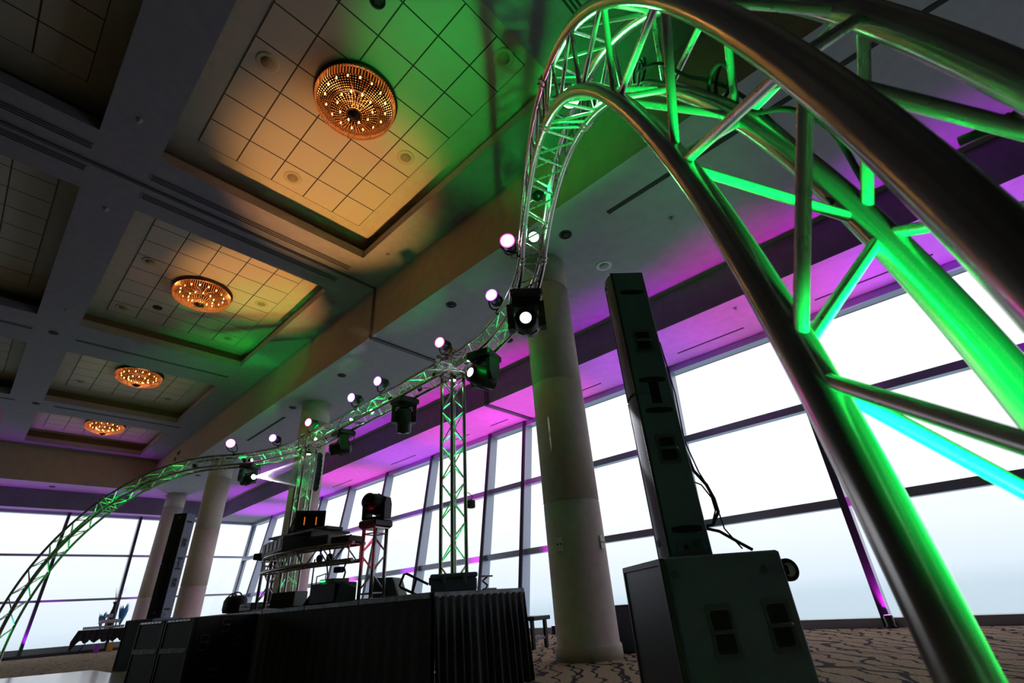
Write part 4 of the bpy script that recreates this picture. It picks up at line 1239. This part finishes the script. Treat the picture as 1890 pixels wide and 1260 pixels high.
MB().tube([(0, 0, 0.0), (0.02, 0, 0.06), (-0.01, 0, 0.11), (0.0, -0.02, 0.17)], 0.010, 7).build('arm', BLACKM, cm)
MB().box((-0.02, 0.06, 0.09), (0.07, 0.10, 0.06), bev=0.006).build('body', BLACK, cm)
MB().box((0.0, 0.0, 0.185), (0.04, 0.07, 0.025), bev=0.004).build('head', BLACK, cm)
gb = thing('monitor_box', 'black box tinted green for the light on it, left of the stand under the desk', 'case', (2.95, 6.62, SZ), math.radians(24))
MB().box((0, 0, 0.085), (0.24, 0.36, 0.17), bev=0.008).build('body', mat('green_lit_grey', (0.05, 0.07, 0.05), 0.5), gb)  # green light on the box is put into its colour
MB().box((-0.122, 0.0, 0.045), (0.004, 0.35, 0.08)).build('lower_panel', BLACK, gb)
bp = thing('equipment_bag', 'black carry bag with looped handles near the left end of the stage', 'bag', (3.02, 8.6, SZ), math.radians(10))
b_ = MB()
prof = [(0.0, 0), (0.17, 0.01), (0.19, 0.06), (0.185, 0.17), (0.15, 0.225), (0.0, 0.24)]
b_.lathe(prof, Matrix.Diagonal((0.75, 1.15, 1, 1)), 20); b_.build('body', CLOTH, bp)
MB().tube([(0.0, 0.15 * math.cos(a), 0.20 + 0.08 * math.sin(a)) for a in np.linspace(0, PI, 12)], 0.010, 6).build('handle', RUBBER, bp)
MB().tube([(-0.08, 0.13 * math.cos(a) - 0.03, 0.19 + 0.07 * math.sin(a)) for a in np.linspace(0, PI, 12)], 0.010, 6).build('handle', RUBBER, bp)
ss = thing('small_case', 'low black case by the foot of the left desk totem', 'case', (3.0, 7.85, SZ), math.radians(5))
MB().box((0, 0, 0.055), (0.22, 0.34, 0.10), bev=0.01).build('body', BLACK, ss)
MB().tube([(-0.115, -0.05, 0.06), (-0.13, -0.04, 0.06), (-0.13, 0.04, 0.06), (-0.115, 0.05, 0.06)], 0.006, 6).build('handle', GREY, ss)

# small lamp clamped to the near tower
sl = thing('tower_lamp', 'small black lamp clamped halfway up the near truss tower', 'lamp', (4.6, 5.10, 1.92))
MB().box((0.06, -0.02, 0.0), (0.10, 0.09, 0.11), bev=0.012).build('body', BLACK, sl)
MB().tube([(0.06, -0.02, 0.05), (0.09, -0.02, 0.11), (0.03, 0.0, 0.16), (-0.04, 0.02, 0.14)], 0.006, 6).build('bracket', BLACKM, sl)
MB().cyl((-0.02, 0.0, -0.02), (0.02, -0.01, -0.02), 0.03, n=12).build('clamp', BLACKM, sl)

# bench and case on the carpet beyond
bc = floor_at(988, 1196)
bn = thing('bench', 'dark folding bench standing behind the near end of the stage', 'bench', (bc.x, bc.y + 0.25, 0), math.radians(0))
MB().box((0, 0, 0.42), (0.42, 0.9, 0.06), bev=0.006).build('seat', BLACKM, bn)
for sx_, sy_ in ((-0.16, -0.36), (0.16, -0.36), (-0.16, 0.36), (0.16, 0.36)):
    MB().box((sx_, sy_, 0.2), (0.05, 0.05, 0.40)).build('leg', BLACKM, bn)
MB().box((0, -0.36, 0.14), (0.30, 0.03, 0.04)).build('stretcher', EDGE, bn)
fc = floor_at(1152, 1206)
fb = thing('upright_case', 'dark blue grey case standing between near column and subwoofer', 'case', (fc.x + 0.05, fc.y + 0.0, 0), math.radians(10))
MB().box((0.15, 0.0, 0.27), (0.34, 0.3, 0.52), bev=0.01).build('body', mat('dark_blue_paint', (0.035, 0.05, 0.075), 0.5), fb)
MB().box((0.15, 0.0, 0.535), (0.345, 0.305, 0.02)).build('lid', BLACKM, fb)

# white dance floor corner at lower left
q1, q2, q3 = floor_at(-30, 1259), floor_at(170, 1240), floor_at(320, 1264)
q4 = q1 + (q3 - q2)
pf = MB(); pf.v = []
top = [(p.x, p.y, 0.035) for p in (q1, q4, q3, q2)]; bot = [(p[0], p[1], 0.002) for p in top]
pf.add(top + bot, [(0, 1, 2, 3), (7, 6, 5, 4), (0, 4, 5, 1), (1, 5, 6, 2), (2, 6, 7, 3), (3, 7, 4, 0)])
o = pf.build('dance_floor', PANEL); tag(o, 'glossy white dance floor panel at the lower left corner of the view', 'dance floor')

# table with cups in front of the far windows
tb = floor_at(185, 1203)
tbD = math.hypot(tb.x, tb.y)
TP = lambda x, y, D=tbD: at(x, y, D)
L_ = TP(150, 1150); R_ = TP(234, 1148)
tz = 0.80
tl = thing('banquet_table', 'long table under a ragged black cloth by the far windows', 'table', (L_.x, L_.y, 0), math.atan2(R_.y - L_.y, R_.x - L_.x))
Lt = (Vector((R_.x, R_.y)) - Vector((L_.x, L_.y))).length
MB().box((Lt / 2, 0.35, tz - 0.02), (Lt, 0.7, 0.04), bev=0.004).build('tabletop', GREY, tl)
for x in (0.3, Lt - 0.3):
    for y in (0.1, 0.6):
        MB().tube([(x - 0.15, y, 0.0), (x + 0.05, y, 0.4), (x + 0.1, y, tz - 0.04)], 0.014, 6).build('leg', BLACKM, tl)
cm_ = MB(); rng = random.Random(2); N = 60; vs = []
loop = [(0 - 0.02, 0.72), (0 - 0.02, -0.02), (Lt + 0.02, -0.02), (Lt + 0.02, 0.72)]
per = []
for k in range(3):
    a, b = loop[k], loop[k + 1]
    n_ = 30 if k == 1 else 8
    per += [(a[0] + (b[0] - a[0]) * i / n_, a[1] + (b[1] - a[1]) * i / n_) for i in range(n_)]
per.append(loop[3])
low = []
for i, p in enumerate(per):
    drop = 0.33 + 0.13 * abs(math.sin(i * 0.55)) + (0.22 if i in (8, 9) else 0)
    wob = 0.03 * math.sin(i * 1.7)
    low.append((p[0] - (0.12 if i < 10 else 0) + wob * 0.5, p[1] - 0.02 + wob, tz - drop))
n_ = len(per)
cm_.add([(p[0], p[1], tz + 0.006) for p in per] + low, [(i, i + 1, n_ + i + 1, n_ + i) for i in range(n_ - 1)], True)
cm_.add([(q[0], q[1], tz + 0.006) for q in loop], [(0, 1, 2, 3)])
o = cm_.build('tablecloth', CLOTH); o.parent = None; o.location = tl.location; o.rotation_euler = tl.rotation_euler
tag(o, 'black cloth with pointed hanging corners draped over the far table', 'tablecloth')
sh = {}
tiers = [(0.10, Lt - 0.05, 0.10, 0.0), (0.55, Lt - 0.25, 0.25, 0.22), (0.72, Lt - 0.55, 0.42, 0.42)]
for k, (x0, x1, y, h) in enumerate(tiers):
    if h > 0:
        o = thing('tray_riser', ('lower white tray tier on the far table', 'upper white tray tier on the far table')[k - 1], 'tray', tuple(tl.matrix_basis @ Vector((0, 0, 0))), tl.rotation_euler.z)
        MB().box(((x0 + x1) / 2, y, tz + h - 0.012 + 0.01), (x1 - x0 + 0.06, 0.16, 0.024), bev=0.004).build('tray', SPKW, o)
        for x in (x0 + 0.1, x1 - 0.1):
            MB().box((x, y, tz + 0.01 + (h - 0.02) / 2), (0.05, 0.05, h - 0.02)).build('support', SPKW, o)
rotT = Matrix.Translation(Vector((L_.x, L_.y, 0))) @ Matrix.Rotation(tl.rotation_euler.z, 4, 'Z')
cup0 = None
for k, (x0, x1, y, h) in enumerate(tiers):
    n_ = (22, 17, 13)[k]
    for i in range(n_):
        x = x0 + (x1 - x0) * (i + 0.5) / n_
        p = rotT @ Vector((x, y, tz + h + 0.012))
        lb = ('small filled cup in the front row on the far table', 'small filled cup on the lower tray tier', 'small filled cup on the upper tray tier')[k]
        gp_ = ('cups in the front row on the far table', 'cups on the lower tray tier', 'cups on the upper tray tier')[k]
        if cup0 is None:
            cup0 = thing('cup', lb, 'cup', tuple(p), 0, gp_)
            MB().lathe([(0.026, 0), (0.036, 0.10), (0.033, 0.10), (0.026, 0.06)], n=10).build('cup_wall', CUP, cup0)
            MB().lathe([(0.0, 0.004), (0.024, 0.004), (0.030, 0.07), (0.0, 0.07)], n=10).build('contents', CUPD, cup0)
        else:
            c = copy_tree(cup0, tuple(p), lb); c['group'] = gp_
vz = rotT @ Vector((Lt * 0.62, 0.66, tz + 0.012))
v_ = thing('vase', 'tall dark bottle shaped vase with thin white twigs on the far table', 'vase', tuple(vz))
MB().lathe([(0.0, 0), (0.13, 0.0), (0.16, 0.10), (0.13, 0.42), (0.065, 0.72), (0.055, 0.86), (0.11, 0.98), (0.10, 0.98), (0.04, 0.85)], n=24).build('body', BLACK, v_)
rng = random.Random(5)
for k in range(9):
    a = rng.uniform(0, 2 * PI); r = rng.uniform(0.08, 0.3); h = rng.uniform(0.3, 0.6)
    MB().tube([(0, 0, 0.9), (0.4 * r * math.cos(a), 0.4 * r * math.sin(a), 0.95 + h * 0.4), (r * math.cos(a), r * math.sin(a), 0.98 + h)], [0.006, 0.005, 0.002], 5).build('twig', GREY, v_)
for k, (fx, fy, s_, lb) in enumerate(((0.42, 0.66, 1.0, 'light blue tulle bow left of the dark vase'), (0.86, 0.66, 1.25, 'light blue feathered spray right of the dark vase'))):
    p = rotT @ Vector((Lt * fx, fy, tz + 0.012)); t = thing('tulle_decoration', lb, 'decoration', tuple(p))
    for j in range(9):
        a = 2 * PI * j / 9; rr = 0.16 * s_
        lf = MB(); h = 0.55 * s_ + 0.1 * math.sin(j * 2.1) + (0.15 if k else 0)
        A, B = Vector((0, 0, 0.02)), Vector((rr * math.cos(a), rr * math.sin(a), h)); w_ = Vector((-math.sin(a), math.cos(a), 0)) * 0.07 * s_
        mid = (A + B) * 0.5 + Vector((0, 0, 0.05))
        lf.add([A, mid + w_, B, mid - w_, mid + Vector((math.cos(a), math.sin(a), 0)) * 0.03], [(0, 1, 4), (1, 2, 4), (2, 3, 4), (3, 0, 4)]); lf.build('blade', BLUE, t)
for k, (fx, m_, s_, nm, lb) in enumerate(((0.50, mat('violet_cloth', (0.4, 0.02, 0.7), 0.5), 0.16, 'gift_bag', 'small violet bag under the far table'), (0.78, YEL, 0.2, 'folded_cloth', 'yellow cloth bundle under the far table'))):  # the bag has one plain violet colour
    p = rotT @ Vector((Lt * fx, -0.25, 0)); t = thing(nm, lb, 'bag' if k == 0 else 'cloth', tuple(p))
    MB().box((0, 0, s_ * 0.75), (s_, s_ * 0.8, s_ * 1.5), bev=0.02).build('body', m_, t)
    MB().tube([(-s_ * .25, 0, s_ * 1.5), (-s_ * .15, 0, s_ * 1.85), (s_ * .15, 0, s_ * 1.85), (s_ * .25, 0, s_ * 1.5)], 0.01, 5).build('handle', BLACKM, t)

# ------------------------------------------------------------------ cables on the near arch
def arch_pt(frames, i, n, extra=1.0):
    P, t, u, v = frames[i]; a, b = OFF[n]
    return P + HS * (a * u + b * v), t, u, v


ck = thing('truss_cable', 'black cable bundle looped along the rear lower tube of the near arch', 'cable', (0, 0, 0))
for sd, (r0, r1) in enumerate(((0.036, 0.5), (0.042, 1.1))):
    pts = []
    seq = [(near2, i) for i in range(30, len(near2), 3)] + [(near3, i) for i in range(2, 62, 3)]
    for j, (fr_, i) in enumerate(seq):
        X, t, u, v = arch_pt(fr_, i, 'C'); a = 0.5 * j * r1 + sd * 2
        rad = r0 + (0.035 if j % 7 in (3, 4) else 0)
        pts.append(tuple(X + rad * (u * math.cos(a) * 0.6 + u * 0.5 + v * math.sin(a))))
    MB().tube(catmull(pts, 4), 0.0055, 6).build('cable', RUBBER, ck)
for i0 in (8, 26, 44):
    pts = []
    X, t, u, v = arch_pt(near3, i0, 'C')
    for a in np.linspace(0, 4.3 * PI, 34):
        pts.append(tuple(X + (t * (0.05 * math.cos(a)) + (u * 0.045 * math.sin(a))) * (1 + 0.12 * math.sin(a * 0.7)) + u * 0.055 + v * 0.01 * math.sin(a * .5)))
    MB().tube(pts, 0.005, 6).build('cable_loop', RUBBER, ck)
# cable wraps on the tower and arch joint
for nm_, fr_, i, n in (('tie', near2, 4, 'B'),):
    pass
oc = thing('taped_cable', 'black cable marked with orange tape at the top right edge of view', 'cable', (0, 0, 0))
o0, o1, o2, o3 = at(1770, 262, 0.95), at(1826, 238, 0.95), at(1868, 217, 0.95), at(1935, 178, 0.95)
X, t, u, v = arch_pt(near3, 40, 'D')
MB().tube([tuple(o0), tuple(o1), tuple(o2), tuple(o3)], 0.0085, 10).build('cable', RUBBER, oc)
MB().tube([tuple(o1), tuple(o2)], 0.0105, 12).build('tape', ORANGE, oc)

# ------------------------------------------------------------------ green floodlights
bi = len(near3) - 9
p, t, u, v = on(near3, bi)
green_flood(p, (0.31, 0.30, 0.9), 'green floodlight at the foot of the near arch, shining up inside it', 1500, 0.06, 30, 36)
p, t, u, v = on(near3, 4, -0.02)
green_flood(p, (-0.55, -0.45, -0.75), 'glaring green floodlight at the crown of the near arch', 16, 0.055, 60, 84)
p, t, u, v = on(near2, 20, -0.03)
green_flood(p, (0.70, 0.05, 0.75), 'green floodlight inside the arch, just behind the glaring one', 130, 0.05, 30, 62)
p, t, u, v = on(near2, 5, 0.0)
green_flood(p, (-0.62, -0.55, -0.45), 'glaring green floodlight beside the highest pink spotlight', 12, 0.055, 60, 80)
p, t, u, v = on(near1, 40, 0.0)
green_flood(p, -t - u * 0.12, 'green floodlight in the curved truss between the two large moving lights', 60, 0.05, 20, 64)
p, t, u, v = on(near1, 8, -0.04)
green_flood(p, t + u * 0.18, 'small green floodlight beside the top of the near tower', 30, 0.05, 20, 44)
for s_, sg_, lb in ((0.45, -1, 'added green fill lamp just inside the straight truss at its near end'), (1.75, -1, 'added green fill lamp below the nearer violet spotlight pair'), (3.1, 1, 'added green fill lamp between the two unlit moving lights'), (4.6, 1, 'added green fill lamp just inside the straight truss at its far end')):
    p = TA - T0 * s_ - V0 * 0.03
    green_flood(p, T0 * sg_ + U0 * 0.2, lb, 75, 0.04, 25, 42)  # extra lamps added to spread green along the whole truss
for fr_, i_, sg_, lb in ((far1, 6, 1, 'green floodlight beyond the far tower under the violet spotlight'), (far1, 40, -1, 'green floodlight near the white beams'), (far2, 36, 1, 'green floodlight halfway down the far arch')):
    p, t, u, v = on(fr_, i_, -0.02, 0.02)
    green_flood(p, t * sg_ - U0 * 0.1, lb, 75, 0.04, 12, 62)
for s_, lb in ((0.9, 'green floodlight in the straight truss nearest the near tower'), (2.4, 'green floodlight in the middle of the straight truss'), (4.3, 'green floodlight in the straight truss nearest the far tower')):
    p = TA - T0 * s_ - U0 * 0.03
    green_flood(p, {0.9: (-0.1, 0.35, 1.0), 2.4: (-0.25, -0.9, 0.1), 4.3: (-0.3, 0.9, 0.75)}[s_], lb, {0.9: 40, 2.4: 25, 4.3: 150}[s_], 0.045, 25, {0.9: 64, 2.4: 90, 4.3: 54}[s_])
for P_, lb in ((TA, 'green floodlight inside the foot of the near tower'), (FB[0], 'green floodlight inside the foot of the far tower')):
    green_flood(Vector((P_[0], P_[1], 0.32)), (0, 0, 1), lb, 250, 0.06, 25, 20)
    green_flood(Vector((P_[0], P_[1], 3.80)), (0, 0, -1), lb.replace('foot', 'top'), 260, 0.05, 25, 32)
p, t, u, v = on(far3, len(far3) - 6)
green_flood(p, (0.30, -0.30, 0.9), 'green floodlight at the foot of the far arch', 900, 0.06, 20, 30)
p, t, u, v = on(far2, 12, 0.0)
green_flood(p, t, 'green floodlight inside the upper far arch', 60, 0.05, 15, 60)

p, t, u, v = on(far1, 44, 0.02, 0.0)
green_flood(p, (-0.02, 0.72, 0.70), 'added green lamp under the glaring magenta spotlight, for the green patch on the ceiling', 170, 0.045, 15, 58)  # lamp added to throw a green patch between the coffers

# floor spots that wash the ceiling
def uplight(loc, target, col, energy, ang, label, es=8):
    t = thing('uplight', label, 'uplight', tuple(loc), 0)
    MB().lathe([(0.09, 0.0), (0.09, 0.02), (0.07, 0.03), (0.07, 0.14), (0.06, 0.15)], n=24).build('body', BLACKM, t)
    MB().lathe([(0.055, 0.152), (0.0, 0.155)], n=20).build('lens', lens_mat(col, es), t)
    p_ = Vector(loc) + Vector((0, 0, 0.17)); spot('uplight_spot', p_, target, energy, col, ang, 0.8, 0.05)


uplight((3.8, 8.9, SZ), (2.75, 6.6, 8.0), AMBER, 2100, 34, 'amber uplight on the stage deck behind the desk, right one')
uplight((3.8, 9.4, SZ), (2.9, 10.9, 8.0), AMBER, 1800, 30, 'amber uplight on the stage deck behind the desk, left one')
WASH_LB = {1.42: 'under the mullion right of the near subwoofer', 4.1: 'hidden behind the near subwoofer', 7.6: 'behind the near column', 10.4: 'behind the near truss tower', 13.6: 'behind the grey blue wedge', 17.2: 'behind the desk', 21.0: 'behind the left desk totem', 25.0: 'nearest the far corner'}
for y_ in WASH_Y[1:]:
    t = thing('window_uplight', 'small violet uplight at the window foot, ' + WASH_LB[y_], 'uplight', (9.36, y_, 0.0), 0, 'violet uplights along the windows')
    MB().lathe([(0.08, 0.0), (0.08, 0.02), (0.06, 0.03), (0.06, 0.15), (0.05, 0.16)], n=18).build('body', BLACKM, t)
    MB().lathe([(0.045, 0.162), (0.0, 0.165)], n=16).build('lens', lens_mat((0.7, 0.1, 1.0), 6), t)
# bare red spot aimed at the desk totem
spot('desk_spot', (2.86, 4.98, 0.95), (3.12, 5.14, 1.4), 9, (1.0, 0.02, 0.12), 60, 0.6, 0.03)

# ------------------------------------------------------------------ haze and white beams of the two lit moving lights
def haze_mat(dens):
    M = bpy.data.materials.new('haze'); M.use_nodes = True; t = M.node_tree; t.nodes.clear()
    o = t.nodes.new('ShaderNodeOutputMaterial'); v = t.nodes.new('ShaderNodeVolumeScatter'); v.inputs['Density'].default_value = dens
    v.inputs['Anisotropy'].default_value = 0.0; v.inputs['Color'].default_value = (1, 1, 1, 1)
    t.links.new(v.outputs[0], o.inputs['Volume']); return M


lp, ld = MH[4][1], MH[4][2]


def beams(root_label, org, dirs, L, half, energy, col, dens, name='light_beams'):
    org = Vector(org)
    t = thing(name, root_label, 'light beam', tuple(org)); H = haze_mat(dens)
    for d in dirs:
        d = Vector(d).normalized(); Mz = basis((0.3, 0.2, 1), d)
        r1 = L * math.tan(math.radians(half))
        m_ = MB(); m_.lathe([(0.012, 0.0), (r1 + 0.012, L)], Mz, 14)
        o = m_.build('beam', H, t); tag(o, kind='stuff')
        spot('beam_spot', org + d * 0.01, org + d * 3, energy, col, half * 2 + 0.6, 0.5, 0.01)
    return t


def dir_to(org, px, py, D):
    return at(px, py, D) - Vector(org)


o5 = Vector(MH[4][1]); 
D0 = math.hypot(o5.x, o5.y)
beams('fan of bright white beams from the glowing moving light to the far tower', o5, [dir_to(o5, 600, y, 10.3) for y in (838, 848, 857, 866, 875, 884, 893, 903)], 2.3, 1.45, 170000, (0.95, 0.95, 1.0), 3.5)
beams('fainter violet white beams crossing the far curved truss', o5, [dir_to(o5, 370, y, 12.6) for y in (848, 858, 868)], 1.7, 1.6, 4000, (0.85, 0.7, 1.0), 1.0)
o2 = Vector(MH[1][1])
beams('thin pale beams from the moving light right of the near tower', o2, [dir_to(o2, 780, y, 7.2) for y in (655, 668, 680)], 1.1, 1.3, 900, (0.9, 0.95, 1.0), 1.0)

# the largest moving light throws a patch of white on the near speaker column
o1 = Vector(MH[0][1])
spot('beam_spot', o1, (NCP.x - 0.02, NCP.y + 0.02, 1.62), 5000, (0.93, 0.95, 1.0), 6.5, 0.35, 0.02)
